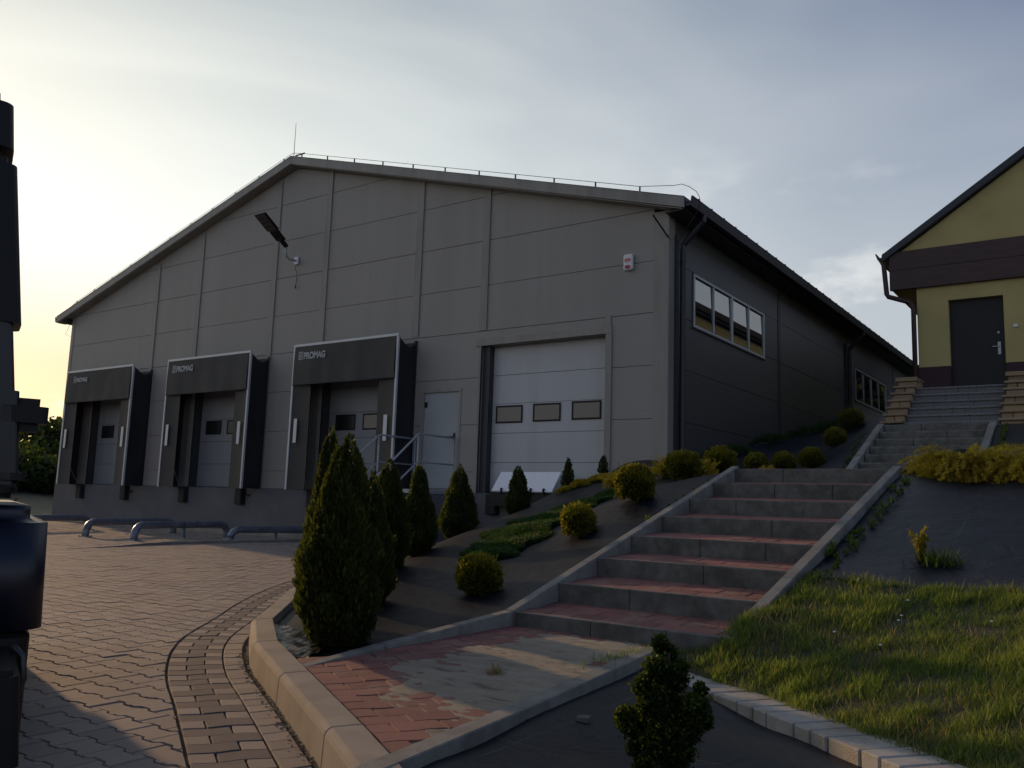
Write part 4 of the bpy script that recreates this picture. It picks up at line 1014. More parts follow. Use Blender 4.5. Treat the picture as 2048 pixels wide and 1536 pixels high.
# ------------------------------------------------------------------ yellow house
HX, HY = -3.56, 20.0
hs = empty('yellow_house', (HX, HY, 3.5), 'yellow rendered house with brown band, dark door and steep gable', 'house')
HR = .95; sl = .68
def hz(x): return 6.83+sl*(min(x, 2*HR-x)+4.12)
b = MB()
dx0, dx1, dz0, dz1 = -2.95, -1.93, 3.5, 5.63
for x0, x1, z0, z1 in ((HX, dx0, 4.22, 5.95), (dx1, 6.0, 4.22, 5.95), (dx0, dx1, dz1, 5.95)): b.box(x0, x1, HY, HY+.2, z0, z1)
b.box(HX, HX+.2, HY+.2, 34, 4.22, 6.7); b.box(HX, 6.0, 33.8, 34, 3.0, 6.8); b.box(5.8, 6, HY+.2, 33.8, 3, 6.7)
b.prism([(-4.0, 6.80), (5.9, 6.80), (HR, hz(HR)-.2), (-4.0, hz(-4.0)-.2)], 1, HY-.02, HY+.2)
b.box(dx0-.2, dx0, HY+.2, HY+.3, 3.5, 5.8)
b.build('wall', M['stucco'], hs)
b = MB(); b.box(HX-.015, dx0, HY-.02, HY+.22, 3.0, 4.22); b.box(dx1, 6.02, HY-.02, HY+.22, 3.0, 4.22); b.box(HX-.015, HX+.2, HY+.22, 34, 2.8, 4.22); b.build('plinth', M['brownplinth'], hs, bevel=.004)
b = MB(); b.box(-4.08, 6.4, HY-.10, HY+.0, 5.95, 6.38); b.box(-4.08, 6.4, HY-.098, HY+.0, 6.385, 6.80); b.build('fascia_band', M['brownclad'], hs, bevel=.004)
b = MB(); b.box(-4.06, HX-.001, HY+.001, 34.1, 5.97, 6.0); b.box(-4.08, -4.04, HY, 34.1, 6.0, 6.75); b.build('soffit', M['stucco'], hs)
b = MB()
b.prism([(-4.22, hz(-4.22)), (HR, hz(HR)), (6.12, hz(6.12)), (6.12, hz(6.12)-.17), (HR, hz(HR)-.19), (-4.22, hz(-4.22)-.17)], 1, HY-.16, 34.3)
rf = b.build('roof', M['gutter'], hs, bevel=.01)
b = MB(); b.prism([(-4.20, 6.80), (-4.19, 6.70), (-4.23, 6.65), (-4.31, 6.66), (-4.36, 6.80), (-4.33, 6.80), (-4.29, 6.69), (-4.23, 6.69)], 1, HY-.14, 34.2)
b.build('gutter', M['brownclad'], hs)
b = MB(); b.tube([(-4.27, HY-.06, 6.70), (-4.20, HY-.06, 6.55), (-4.15, HY-.07, 5.88), (-4.12, HY-.07, 5.82), (-3.72, HY-.07, 5.66), (-3.66, HY-.07, 5.62), (-3.62, HY-.07, 5.50), (-3.62, HY-.07, 3.4)], .052, 10); b.build('downpipe', M['brownclad'], hs, smooth=True)
b = MB(); b.box(dx0+.001, dx1-.001, HY+.13, HY+.18, dz0, dz1); dr = b.build('door', M['hdoor'], hs)
b = MB(); b.box(-2.075, -2.02, HY+.112, HY+.13, 4.42, 4.68); b.tube([(-2.05, HY+.11, 4.58), (-2.05, HY+.07, 4.58), (-2.17, HY+.07, 4.58)], .010, 8); b.build('handle', M['alu'], dr)
b = MB(); b.box(-2.075, -2.035, HY+.115, HY+.13, 4.86, 4.90); b.build('lock', M['alu'], dr)
b = MB(); b.box(dx0+.001, dx1-.001, HY+.0, HY+.2, 3.44, 3.5); b.build('threshold', M['granite'], hs)
b = MB(); b.box(-1.775, -1.69, HY-.03, HY, 4.93, 5.00); tag(b.build('door_bell', M['white'], bevel=.006), 'small cream bell box on the yellow wall right of the dark door', 'door bell')
# ------------------------------------------------------------------ foliage
SPRAY_V = [(-.0035, 0, 0), (.0035, 0, 0), (.008, 0, .018), (0, .002, .042), (-.008, 0, .018), (-.019, .004, .024), (-.007, .002, .006), (.019, .004, .024), (.007, .002, .006), (-.012, -.004, .012), (.012, -.004, .012)]
SPRAY_F = [(0, 1, 2, 3, 4), (6, 9, 5), (8, 7, 10)]
NEEDLE_V = [(-.002, 0, 0), (.002, 0, 0), (.0, .001, .03), (-.003, 0, .006), (-.016, .003, .022), (-.001, 0, .012), (.003, 0, .006), (.016, .003, .022), (.001, 0, .012)]
NEEDLE_F = [(0, 1, 2), (3, 4, 5), (6, 7, 8)]
CURL_V = [(-.006, 0, 0), (.006, 0, 0), (.014, .004, .012), (.008, .010, .024), (-.008, .010, .024), (-.014, .004, .012)]
CURL_F = [(0, 1, 2, 5), (5, 2, 3, 4)]
LEAF_V = [(0, 0, 0), (.018, .004, .03), (.014, .012, .07), (0, .02, .10), (-.014, .012, .07), (-.018, .004, .03)]
LEAF_F = [(0, 1, 2, 3, 4, 5)]
def core(name, prof, seed, m, parent, loc, n=18):
    """dark inner branch mass so that no light shows straight through"""
    r = np.random.default_rng(seed); b = MB(); v = []; k = len(prof)
    for z, rr in prof:
        for j in range(n):
            a = 2*PI*j/n; q = rr*(1+r.uniform(-.15, .15)); v.append((loc[0]+q*math.cos(a), loc[1]+q*math.sin(a), loc[2]+z))
    f = [(i*n+j, i*n+(j+1) % n, (i+1)*n+(j+1) % n, (i+1)*n+j) for i in range(k-1) for j in range(n)]
    b.add(v, f); return b.build(name, m, parent, smooth=True)
M['core'] = mat('inner_twigs', (.014, .016, .006), .95)
def thuja(loc, h, R, seed, label, n, tips=1, scale=1., lean=(0, 0)):
    r = np.random.default_rng(seed); e = empty('thuja', loc, label, 'conifer', 'upright thujas along the bank')
    P_ = []; Dn = []; rn = []
    ts = [(0, 0, 1., 1.)]+[(r.uniform(-.28, .28)*R, r.uniform(-.28, .28)*R, r.uniform(.86, .97), r.uniform(.5, .7)) for _ in range(tips-1)]
    lob = [(r.uniform(0, 2*PI), r.uniform(.1, .85), r.uniform(.06, .16)) for _ in range(10)]
    for ox, oy, hh, rs in ts:
        m_ = int(n*rs)
        t = 1-np.sqrt(r.uniform(0, 1, m_))*.999 if True else 0
        t = np.clip(t*1.02, 0, .995)
        a = r.uniform(0, 2*PI, m_)
        npl = 46; pa = r.uniform(0, 2*PI, npl); pt = r.uniform(.02, .80, npl)**1.1; pk = r.integers(0, npl, m_); isp = r.uniform(0, 1, m_) < .6
        q_ = r.uniform(0, 1, m_); a = np.where(isp, pa[pk]+r.normal(0, .30, m_)*(1-.75*q_), a); t = np.where(isp, np.clip(pt[pk]+.19*q_, 0, .99), t)
        pr = (.62+.38*np.clip(t/.20, 0, 1)**.7)*np.clip(1-t, 0, 1)**.50*(1-.34*np.clip((t-.50)/.45, 0, 1))*(1-.06*np.sin(t*19+seed))*1.08
        bump = np.zeros(m_)
        for la, lt, lw in lob: bump += lw*np.exp(-((np.angle(np.exp(1j*(a-la))))/.5)**2-((t-lt)/.10)**2)
        rad = R*rs**.35*pr*(1+bump*1.0+np.where(isp, .20*np.sin(PI*np.clip(q_*.9, 0, 1)), 0))*(r.uniform(.35, 1, m_)**.28)*(1+r.normal(0, .05, m_)+.12*(r.uniform(0, 1, m_) > .965))
        z = t*h*hh+.02
        x = ox*t**.7+rad*np.cos(a)+lean[0]*t; y = oy*t**.7+rad*np.sin(a)+lean[1]*t
        P_.append(np.stack([x+loc[0], y+loc[1], z+loc[2]], 1))
        el = r.uniform(.75, 1.45, m_)+t*.3
        Dn.append(np.stack([np.cos(a)*np.cos(el), np.sin(a)*np.cos(el), np.sin(el)], 1)+r.normal(0, .13, (m_, 3)))
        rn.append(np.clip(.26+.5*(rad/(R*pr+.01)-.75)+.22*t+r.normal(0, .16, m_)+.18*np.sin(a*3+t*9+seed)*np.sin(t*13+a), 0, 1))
    P_ = np.concatenate(P_); Dn = np.concatenate(Dn); rn = np.concatenate(rn)
    B = frame_from(Dn, r.normal(0, 1, Dn.shape))*(scale*r.uniform(.45, 1.05, len(P_)))[:, None, None]
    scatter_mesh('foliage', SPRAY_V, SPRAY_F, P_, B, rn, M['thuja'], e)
    core('stem', [(0, R*.2), (.02*h, R*.62), (.2*h, R*.7), (.5*h, R*.5), (.75*h, R*.28), (.93*h, R*.06)], seed, M['core'], e, loc)
    return e
def on(x, y, hf=hL): return float(hf(np.array(x), np.array(y)))
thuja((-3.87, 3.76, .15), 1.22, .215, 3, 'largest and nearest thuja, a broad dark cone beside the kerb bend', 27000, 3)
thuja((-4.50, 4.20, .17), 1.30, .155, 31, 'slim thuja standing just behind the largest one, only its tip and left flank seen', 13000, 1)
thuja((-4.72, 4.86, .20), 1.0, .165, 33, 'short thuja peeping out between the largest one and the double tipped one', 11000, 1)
thuja((-5.5, 5.86, on(-5.5, 5.86)-.02), .98, .20, 5, 'second thuja along the bank, with a double tip', 14000, 3)
thuja((-6.07, 6.93, on(-6.07, 6.93)-.02), .93, .175, 8, 'third thuja along the bank, before the railed platform', 11000, 1)
thuja((-6.53, 8.18, on(-6.53, 8.18)-.02), .86, .20, 13, 'fourth thuja along the bank, under the grey door', 10000, 1)
thuja((-6.36, 9.16, on(-6.36, 9.16)-.05), .62, .145, 17, 'small thuja in front of the tilted steel plate', 4600, 1, 1.)
thuja((-6.08, 9.9, on(-6.08, 9.9)-.05), .43, .075, 21, 'thin young thuja right of the tilted steel plate', 1000, 1, 1.)
thuja((-5.97, 10.65, on(-5.97, 10.65)), .28, .065, 25, 'smallest thuja, before the right edge of the big white door', 700, 1, .9)
def ball(loc, R, seed, label, n=4200, m='ball', sq=.92, group='clipped ball shrubs on the bank', cat='shrub', yel=0.):
    r = np.random.default_rng(seed); e = empty('ball_shrub', loc, label, cat, group)
    a = r.uniform(0, 2*PI, n); u = r.uniform(-.85, 1, n); s = np.sqrt(1-u*u)
    lump = 1+.07*np.sin(2*a+seed*1.7)*s+.07*np.sin(4*a+4*u+seed)+.045*np.sin(9*a-7*u+seed)+.05*np.sin(3*u*seed)
    rad = R*lump*(r.uniform(.4, 1, n)**.22)*(1+r.normal(0, .035, n)+.16*(r.uniform(0, 1, n) > .975))
    d = np.stack([s*np.cos(a), s*np.sin(a), u], 1); P_ = d*rad[:, None]*np.array([1, 1, sq])+np.array(loc)+np.array([0, 0, R*sq*.96])
    Dn = d+np.array([0, 0, .45])+r.normal(0, .28, (n, 3))
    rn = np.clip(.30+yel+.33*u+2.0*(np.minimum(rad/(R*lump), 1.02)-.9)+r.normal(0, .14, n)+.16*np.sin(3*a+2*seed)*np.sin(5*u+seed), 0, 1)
    B = frame_from(Dn, r.normal(0, 1, Dn.shape))*(r.uniform(.5, 1.0, n))[:, None, None]
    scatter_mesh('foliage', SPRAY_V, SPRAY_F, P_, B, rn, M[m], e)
    core('stem', [(0, R*.10), (R*.2, R*.4), (R*.6, R*.76), (R*1.0, R*.8), (R*1.4, R*.6), (R*1.7, R*.15)], seed, M['core'], e, loc)
    return e
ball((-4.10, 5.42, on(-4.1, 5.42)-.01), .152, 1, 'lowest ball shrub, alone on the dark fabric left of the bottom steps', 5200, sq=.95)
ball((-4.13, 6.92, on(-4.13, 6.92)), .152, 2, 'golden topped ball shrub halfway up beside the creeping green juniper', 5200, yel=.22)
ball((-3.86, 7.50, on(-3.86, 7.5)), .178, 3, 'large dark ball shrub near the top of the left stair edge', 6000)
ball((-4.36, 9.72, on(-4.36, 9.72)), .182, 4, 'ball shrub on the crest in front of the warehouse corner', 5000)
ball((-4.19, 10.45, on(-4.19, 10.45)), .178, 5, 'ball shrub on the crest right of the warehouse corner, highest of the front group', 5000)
ball((-4.69, 13.15, on(-4.69, 13.15)), .170, 6, 'left of the three small ball shrubs behind the top step', 3600)
ball((-4.41, 13.6, on(-4.41, 13.6)), .170, 7, 'middle of the three small ball shrubs behind the top step', 3600)
ball((-4.11, 14.05, on(-4.11, 14.05)), .172, 8, 'right of the three small ball shrubs behind the top step', 3600)
ball((-4.12, 15.45, on(-4.12, 15.45)), .168, 9, 'ball shrub alone on the upper fabric slope beside the concrete steps', 3600)
ball((-4.4, 17.7, on(-4.4, 17.7)-.04), .235, 10, 'dark ball shrub at the top of the bank below the warehouse downpipe', 4200)
def feathery(loc, R, H, seed, label, m='golden', ns=150, droop=.5, name='golden_juniper', group='feathery golden junipers', sector=(0, 2*PI), ell=(1, 1), el=(.1, 1.1)):
    r = np.random.default_rng(seed); e = empty(name, loc, label, 'juniper', group); P_ = []; Dn = []; rn = []
    for _ in range(ns):
        a = r.uniform(*sector); L_ = R*r.uniform(.45, 1.05); e0 = r.uniform(*el); p = np.array([r.normal(0, .12)*R*ell[0], r.normal(0, .12)*R*ell[1], r.uniform(0, .2)*H]); n = int(L_/.010)+3
        d = np.array([math.cos(a)*math.cos(e0)*ell[0], math.sin(a)*math.cos(e0)*ell[1], math.sin(e0)*H/R*1.6]); d /= np.linalg.norm(d); base = r.uniform(.1, .45)
        for k in range(n):
            t = k/n; p = p+d*L_/n; d = d+np.array([0, 0, -droop*(.4+t)*1.6/n])+r.normal(0, .03, 3); d /= np.linalg.norm(d)
            if t > .12 and p[2] > -.02:
                for q in range(2): P_.append(p+r.normal(0, .006, 3)); Dn.append(d+r.normal(0, .42, 3)); rn.append(min(1, max(0, base+.5*t+r.normal(0, .12))))
    P_ = np.array(P_)+np.array(loc); Dn = np.array(Dn); B = frame_from(Dn, r.normal(0, 1, Dn.shape))*r.uniform(.7, 1.3, len(P_))[:, None, None]
    scatter_mesh('foliage', NEEDLE_V, NEEDLE_F, P_, B, np.array(rn), M[m], e)
    core('stem', [(0, R*.3), (H*.25, R*.42), (H*.5, R*.3), (H*.7, R*.1)], seed, M['core'], e, loc, 12)
    return e
feathery((-5.05, 9.35, on(-5.05, 9.35)-.02), .22, .26, 41, 'small golden feathery juniper just behind the large dark ball shrub', ns=130)
feathery((-4.72, 10.1, on(-4.72, 10.1)-.02), .26, .30, 42, 'golden feathery juniper left of the crest ball shrub by the corner', ns=150)
feathery((-4.30, 10.15, on(-4.3, 10.15)-.04), .24, .26, 43, 'golden feathery juniper between the two crest ball shrubs', ns=130)
feathery((-3.75, 10.9, on(-3.75, 10.9)-.03), .16, .16, 46, 'lowest golden tuft just left of the top step edge', ns=60)
feathery((-1.22, 8.75, 1.36), .52, .40, 44, 'broad golden juniper spilling over the crest right of the steps', ns=900, droop=1.15, el=(.0, .80))
feathery((-.62, 8.70, 1.35), .56, .38, 45, 'second golden juniper on the crest, cut by the right picture edge', ns=900, droop=1.15, el=(.0, .80))
feathery((.1, 8.75, 1.36), .60, .36, 47, 'third golden juniper on the crest, beyond the right picture edge', ns=500, droop=1.15, el=(.0, .80))
def mat_juniper(pts, label, m, n, seed, hgt=.07, group='creeping juniper mats'):
    """creeping juniper: pts are (x, y, radius) discs on the left bank"""
    r = np.random.default_rng(seed); x0, y0, _ = pts[0]; e = empty('creeping_juniper', (x0, y0, on(x0, y0)), label, 'juniper', group)
    w = np.array([p[2]**2 for p in pts]); w = w/w.sum(); k = r.choice(len(pts), n, p=w); q = np.array(pts)[k]
    a = r.uniform(0, 2*PI, n); rr = np.sqrt(r.uniform(0, 1, n))*q[:, 2]*(1+.25*np.sin(5*a+q[:, 0]*9)); x = q[:, 0]+rr*np.cos(a); y = q[:, 1]+rr*np.sin(a)
    edge = 1-rr/(q[:, 2]*1.25); lump = .8+.2*n2(x, y, 9, seed); z = hL(x, y)+hgt*np.clip(edge, .08, 1)**.6*lump*r.uniform(.3, 1.2, n)
    Dn = np.stack([np.cos(a)*.8, np.sin(a)*.8, .45+0*a], 1)+r.normal(0, .35, (n, 3))
    rn = np.clip(.25+.6*(z-hL(x, y))/hgt*.6+r.normal(0, .15, n), 0, 1)
    B = frame_from(Dn, r.normal(0, 1, Dn.shape))*r.uniform(.8, 1.5, n)[:, None, None]
    scatter_mesh('foliage', NEEDLE_V, NEEDLE_F, np.stack([x, y, z], 1), B, rn, M[m], e); return e
mat_juniper([(-4.80, 6.50, .22), (-4.95, 6.95, .36), (-5.05, 7.4, .42), (-5.08, 7.9, .40), (-5.0, 8.4, .30), (-4.85, 8.8, .18), (-4.75, 9.1, .08)], 'long dark green creeping juniper lying across the middle of the bank', 'juniper', 75000, 51, .085)
mat_juniper([(-6.0, 9.65, .08), (-5.9, 9.9, .14), (-5.72, 10.2, .2), (-5.5, 10.5, .25), (-5.2, 10.7, .22)], 'yellow green creeping juniper along the crest below the big door', 'golden', 15000, 52, .08)
mat_juniper([(-5.9, 19.3, .5), (-5.2, 19.0, .4), (-6.2, 18.2, .4)], 'dark creeping juniper at the foot of the long side wall', 'juniper', 9000, 53, .25)
mat_juniper([(-6.2, 16.2, .35), (-6.3, 15.6, .3)], 'dark low juniper against the side wall near the warehouse corner', 'juniper', 5000, 54, .2)

# irregular dwarf conifer at the front edge
CR_ = Vector((.817, .575, 0)); CF = Vector((-.573, .807, 0)); BB = Vector((-1.40, 2.94, .08))
e = empty('dwarf_conifer', tuple(BB), 'bushy irregular dark green dwarf conifer close to the camera', 'conifer')
lobes = [((x-1320)/572, (1552-y)/572, R) for x, y, R in [(1322, 1296, .026), (1334, 1320, .040), (1312, 1345, .046), (1345, 1362, .050), (1284, 1376, .034), (1302, 1402, .050), (1362, 1342, .026), (1325, 1418, .066), (1386, 1420, .055),
         (1408, 1442, .030), (1402, 1382, .022), (1376, 1466, .055), (1246, 1432, .034), (1262, 1456, .042), (1292, 1450, .050), (1322, 1474, .072), (1346, 1504, .062), (1284, 1502, .040), (1300, 1532, .048), (1340, 1540, .048)]]
P_ = []; Dn = []; rn = []
r = np.random.default_rng(77)
for a_, z_, R_ in lobes:
    n = int(2600*(R_/.06)**2); c = BB+CR_*a_+CF*r.uniform(-.07, .07)+Vector((0, 0, z_))
    d = r.normal(0, 1, (n, 3)); d /= np.linalg.norm(d, axis=1, keepdims=True)
    nz = 1+.16*np.sin(d[:, 0]*9+a_*60)*np.sin(d[:, 1]*8+z_*50)*np.sin(d[:, 2]*9+1)*2
    rad = R_*nz*r.uniform(.25, 1, n)**.35*(1+.35*(r.uniform(0, 1, n) > .93))
    P_.append(np.array(c)+d*rad[:, None]); Dn.append(d+np.array([0, 0, .3])+r.normal(0, .6, (n, 3)))
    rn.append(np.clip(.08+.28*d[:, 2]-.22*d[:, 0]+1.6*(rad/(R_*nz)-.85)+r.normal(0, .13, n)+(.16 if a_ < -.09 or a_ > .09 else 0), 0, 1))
P_ = np.concatenate(P_); Dn = np.concatenate(Dn)
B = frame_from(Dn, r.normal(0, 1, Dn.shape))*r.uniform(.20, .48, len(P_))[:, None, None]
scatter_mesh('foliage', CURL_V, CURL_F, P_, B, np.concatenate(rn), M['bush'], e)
b = MB(); b.tube([tuple(BB+Vector((0, 0, -.1))), tuple(BB+Vector((.0, 0, .2))), tuple(BB+CR_*.03+Vector((0, 0, .42)))], [.02, .015, .005], 7)
for a_, z_, R_ in lobes[5:]: b.tube([tuple(BB+Vector((0, 0, max(0, z_-.12)))), tuple(BB+CR_*a_+Vector((0, 0, z_)))], [.007, .003], 5)
b.build('stem', M['bark'], e)

# leafy weeds
def weeds(name, label, pts, m='weed', group=None, kind=None, cat='weed', leafs=8, size=.62, templ=(LEAF_V, LEAF_F)):
    r = np.random.default_rng(len(pts)*7+3); P_ = []; Dn = []; rn = []
    for x, y, z, s in pts:
        for k in range(leafs):
            a = r.uniform(0, 2*PI); el = r.uniform(.35, 1.3); P_.append((x+r.normal(0, .012)*s, y+r.normal(0, .012)*s, z)); rn.append(r.uniform(.1, .95)); Dn.append((math.cos(a)*math.cos(el), math.sin(a)*math.cos(el), math.sin(el)))
    sc_ = np.repeat([p[3] for p in pts], leafs)*r.uniform(.6, 1.2, len(P_))*size; Dn = np.array(Dn); P_ = np.array(P_)
    up = np.stack([-Dn[:, 1], Dn[:, 0], 0*Dn[:, 0]], 1)
    z_ = Dn/np.linalg.norm(Dn, axis=1, keepdims=True); x_ = up/np.maximum(np.linalg.norm(up, axis=1, keepdims=True), 1e-6); y_ = np.cross(z_, x_)
    B = np.stack([x_, y_, z_], 2)*sc_[:, None, None]
    o = scatter_mesh(name, *templ, P_, B, np.array(rn), M[m]); tag(o, label, None if kind else cat, group, kind); return o
def strp(w, l, s, hf): p = SP(w, l, 0); return (p.x, p.y, float(hf(np.array(p.x), np.array(p.y)))+.0, s)
weeds('weed_strip', None, [strp(-.12-random.uniform(0, .05), l, random.uniform(.25, .6), hL) for l in [.15, .25, .3, .9, 1.05, 1.15, 1.5, 1.55, 1.75, 1.95, 2.1, 2.45, 2.5, 2.6, 2.62, 2.7, 2.8, 2.9, 3.0, 3.1, 3.15, 3.2, 3.3, 3.35, 3.4]], kind='stuff')
weeds('weed_strip', None, [strp(SW+.13+random.uniform(0, .10), l, random.uniform(.35, .95), hR) for l in [.6+.045*k for k in range(64)]], kind='stuff')
weeds('leafy_weed', 'leafy bright green weed leaning over the right stair edge', [strp(SW+.08, 1.55+.05*k, 1.25, hR) for k in range(4)], leafs=12)
weeds('leafy_weed', 'tall light green weed standing at the grass edge near the stair', [strp(SW+.42, 1.02, 1.15, hR)], leafs=9)
weeds('leafy_weed', 'green rosette weed beside the left stair edge near the top', [strp(-.14, 2.1, .95, hL)], leafs=16)
weeds('leafy_weed', 'bright green weed sprouting from the foot of the dwarf conifer', [(BB.x-.06, BB.y-.04, .06, .9), (BB.x-.09, BB.y, .06, .7)], leafs=8)
weeds('weed_strip', None, [(-3.36-random.uniform(0, .08), 12.6+.06*k, on(-3.4, 12.6+.06*k), random.uniform(.4, 1.0)) for k in range(32)], kind='stuff')
weeds('weed_strip', None, [(-1.50+random.uniform(0, .1), 12.6+.06*k, float(hR(np.array(-1.5), np.array(12.6+.06*k))), random.uniform(.5, 1.2)) for k in range(32)], kind='stuff')
weeds('weed_strip', None, [(-1.72+random.uniform(-.03, .3), 8.75+random.uniform(0, .5), 1.40, random.uniform(.6, 1.1)) for k in range(60)], kind='stuff')
weeds('leafy_weed', 'small weed growing from the joint at the left end of a middle step', [tuple(SP(.03, 5.98*ST, 0).xy)+(SZ+5*SR-.005, .35)], leafs=9)
weeds('leafy_weed', 'tiny weed at the base of the step riser near the top of the flight', [tuple(SP(.50, 5.95*ST, 0).xy)+(SZ+5*SR-.005, .35)], leafs=8)
# upright sprout on the right fabric
e = empty('sprouting_shrub', (-1.13, 6.42, .70), 'scraggly little shrub and weeds alone on the right fabric slope', 'shrub')
P_ = []; Dn = []; rn = []
for k in range(9):
    a = r.uniform(0, 2*PI); p = np.array([-1.16, 6.42, .70]); d = np.array([math.cos(a)*.22-.1, math.sin(a)*.22, 1.]); L_ = r.uniform(.12, .26)
    for q in range(46): p = p+d*L_/46; P_.append(p+r.normal(0, .006, 3)); Dn.append(d+r.normal(0, .6, 3)); rn.append(min(1, .2+q/60+r.normal(0, .15)))
P_ = np.array(P_); Dn = np.array(Dn); B = frame_from(Dn, r.normal(0, 1, Dn.shape))*r.uniform(.5, .9, len(P_))[:, None, None]
scatter_mesh('foliage', SPRAY_V, SPRAY_F, P_, B, np.clip(np.array(rn), 0, 1), M['ball'], e)
BLADE_V = [(-.0022, 0, 0), (.0022, 0, 0), (-.0018, .004, .035), (.0018, .004, .035), (0, .020, .068)]
BLADE_F = [(0, 1, 3, 2), (2, 3, 4)]
def blades(name, x, y, z, seed, m, hs, lean=.45, parent=None, kind=None, rn=None, width=1.):
    r = np.random.default_rng(seed); n = len(x); a = r.uniform(0, 2*PI, n); l = np.abs(r.normal(0, lean, n))
    zc = np.stack([np.cos(a)*np.sin(l), np.sin(a)*np.sin(l), np.cos(l)], 1); yc = np.stack([np.cos(a)*np.cos(l), np.sin(a)*np.cos(l), -np.sin(l)], 1); xc = np.cross(yc, zc)
    B = np.stack([xc*width, yc, zc], 2)*hs[:, None, None]
    if rn is None: rn = r.uniform(0, 1, n)
    o = scatter_mesh(name, BLADE_V, BLADE_F, np.stack([x, y, z], 1), B, rn, M[m], parent)
    if kind: tag(o, kind=kind)
    return o
scatter_g = blades('tufts', r.normal(-1.05, .06, 260), r.normal(6.40, .05, 260), np.full(260, .70), 5, 'weed', r.uniform(1., 2.4, 260), .8, e)

# ------------------------------------------------------------------ lawn
def in_poly_pts(poly, n, seed):
    r = np.random.default_rng(seed); P = np.array(poly); lo, hi = P.min(0), P.max(0)
    x = r.uniform(lo[0], hi[0], n); y = r.uniform(lo[1], hi[1], n); k = inside(poly, x, y); return x[k], y[k]
G1 = [(-2.20, 4.86), (-2.18, 4.48)]+[(x+.10, y+.15) for x, y in EDGE_F[:8]]+[(.2, 3.2), (.2, 5.9), (-.5, 5.93), (-1.1, 5.90), (-1.77, 5.99), tuple(SP(SW+.10, .8, 0).xy), tuple(SP(SW+.02, .35, 0).xy), tuple(SP(SW+.0, -.03, 0).xy)]
gx, gy = in_poly_pts(G1, 190000, 61)
pn = n2(gx, gy, 3.2, 12); pf = n2(gx, gy, 14, 13)
keep = np.random.default_rng(3).uniform(0, 1, len(gx)) < np.clip(.80+.25*pf, .25, 1); gx, gy, pn, pf = gx[keep], gy[keep], pn[keep], pf[keep]
rr_ = np.random.default_rng(4)
nearst = np.exp(-((gx+1.93)/.14)**2)*np.exp(-((gy-4.95)/.5)**2)
hs = np.clip(.50+.26*pf+.18*pn+rr_.normal(0, .22, len(gx))+.55*nearst, .18, 1.9)
rn = np.clip(.36+.26*pn+.20*pf+rr_.normal(0, .22, len(gx)), 0, 1)
hz_ = hR(gx, gy)+.012*0
blades('grass', gx, gy, hz_-.004, 62, 'grass', hs, .55, kind='stuff', rn=rn)
G2 = [(.2, 3.2), (.9, 2.6), (3.1, 3.0), (3.1, 5.6), (1, 5.85), (.2, 5.9)]
gx, gy = in_poly_pts(G2, 60000, 63); blades('grass', gx, gy, hR(gx, gy), 64, 'grass', rr_.uniform(.5, 1.4, len(gx)), .55, kind='stuff', width=1.5)
# straw among the green, heavier near the stair edge
gx, gy = in_poly_pts(G1, 30000, 65); k = rr_.uniform(0, 1, len(gx)) < np.clip(.30+.45*n2(gx, gy, 4, 33), 0, 1); gx, gy = gx[k], gy[k]
blades('dry_grass', gx, gy, hR(gx, gy), 66, 'drygrass', rr_.uniform(.4, 1.15, len(gx)), .8, kind='stuff')
# daisies / seed heads
b = MB()
for k in range(6):
    x, y = random.uniform(-1.6, -.5), random.uniform(4.6, 5.8)
    if not bool(inside(G1, np.array(x), np.array(y))): continue
    z = float(hR(np.array(x), np.array(y)))+.055; b.obox((x, y, z), (1, 0, 0), (0, 1, 0), (.3, .2, 1), .006, .006, .003)
tag(b.build('clover_flowers', M['white']), kind='stuff')
# grass fringes: base of upper flight, landing edge, seeds on the yard kerb
tx = np.concatenate([rr_.normal(-2.30, .03, 260), rr_.normal(-2.33, .05, 300)]); ty = np.concatenate([rr_.normal(4.60, .12, 260), rr_.normal(4.35, .14, 300)])
blades('grass', tx, ty, np.full(560, .16), 67, 'grass', rr_.uniform(.5, 1.6, 560), .5, kind='stuff')
# dry tuft on the sand
e = empty('dry_tuft', (-2.62, 3.62, .168), 'single dried brown grass tuft on the sandy landing', 'grass tuft')
n = 90; blades('blade', rr_.normal(-2.62, .016, n), rr_.normal(3.62, .016, n), np.full(n, .165), 68, 'drygrass', rr_.uniform(.5, 1.1, n), .7, e, width=1.6)
# litter of cut grass and twigs
def litter(name, poly, hf, n, seed, s=(.3, .8), m='drygrass', off=.004):
    x, y = in_poly_pts(poly, n, seed); k = rr_.uniform(0, 1, len(x)) < np.clip(.15+.55*n2(x, y, 6, seed), 0, 1); x, y = x[k], y[k]
    n = len(x); z = hf(x, y)+off; a = rr_.uniform(0, 2*PI, n); d = np.stack([np.cos(a), np.sin(a), rr_.normal(0, .08, n)], 1)
    B = frame_from(d, np.tile([0, 0, 1.], (n, 1)))*rr_.uniform(*s, n)[:, None, None]
    o = scatter_mesh(name, [(-.0015, 0, 0), (.0015, 0, 0), (.001, .002, .04), (-.001, .002, .04)], [(0, 1, 2, 3)], np.stack([x, y, z], 1), B, rr_.uniform(0, 1, n), M[m]); tag(o, kind='stuff')
litter('plant_litter', [(p[0]-.02, p[1]-.03) for p in EDGE_F[:8]]+[(-.55, 3.0), (-1.2, 3.55), (-1.95, 4.0)], hN, 2600, 71)
litter('plant_litter', [(-2.05, 2.3), (-1.7, 2.2), (-1.6, 3.4), (-2.1, 3.9)], hN, 1300, 72)
litter('plant_litter', EDGE_F[:8]+EDGE_B[:8][::-1], lambda x, y: .128+0*x, 2600, 73)
M['grit'] = mat('dark_grit', (.05, .043, .033), .95)
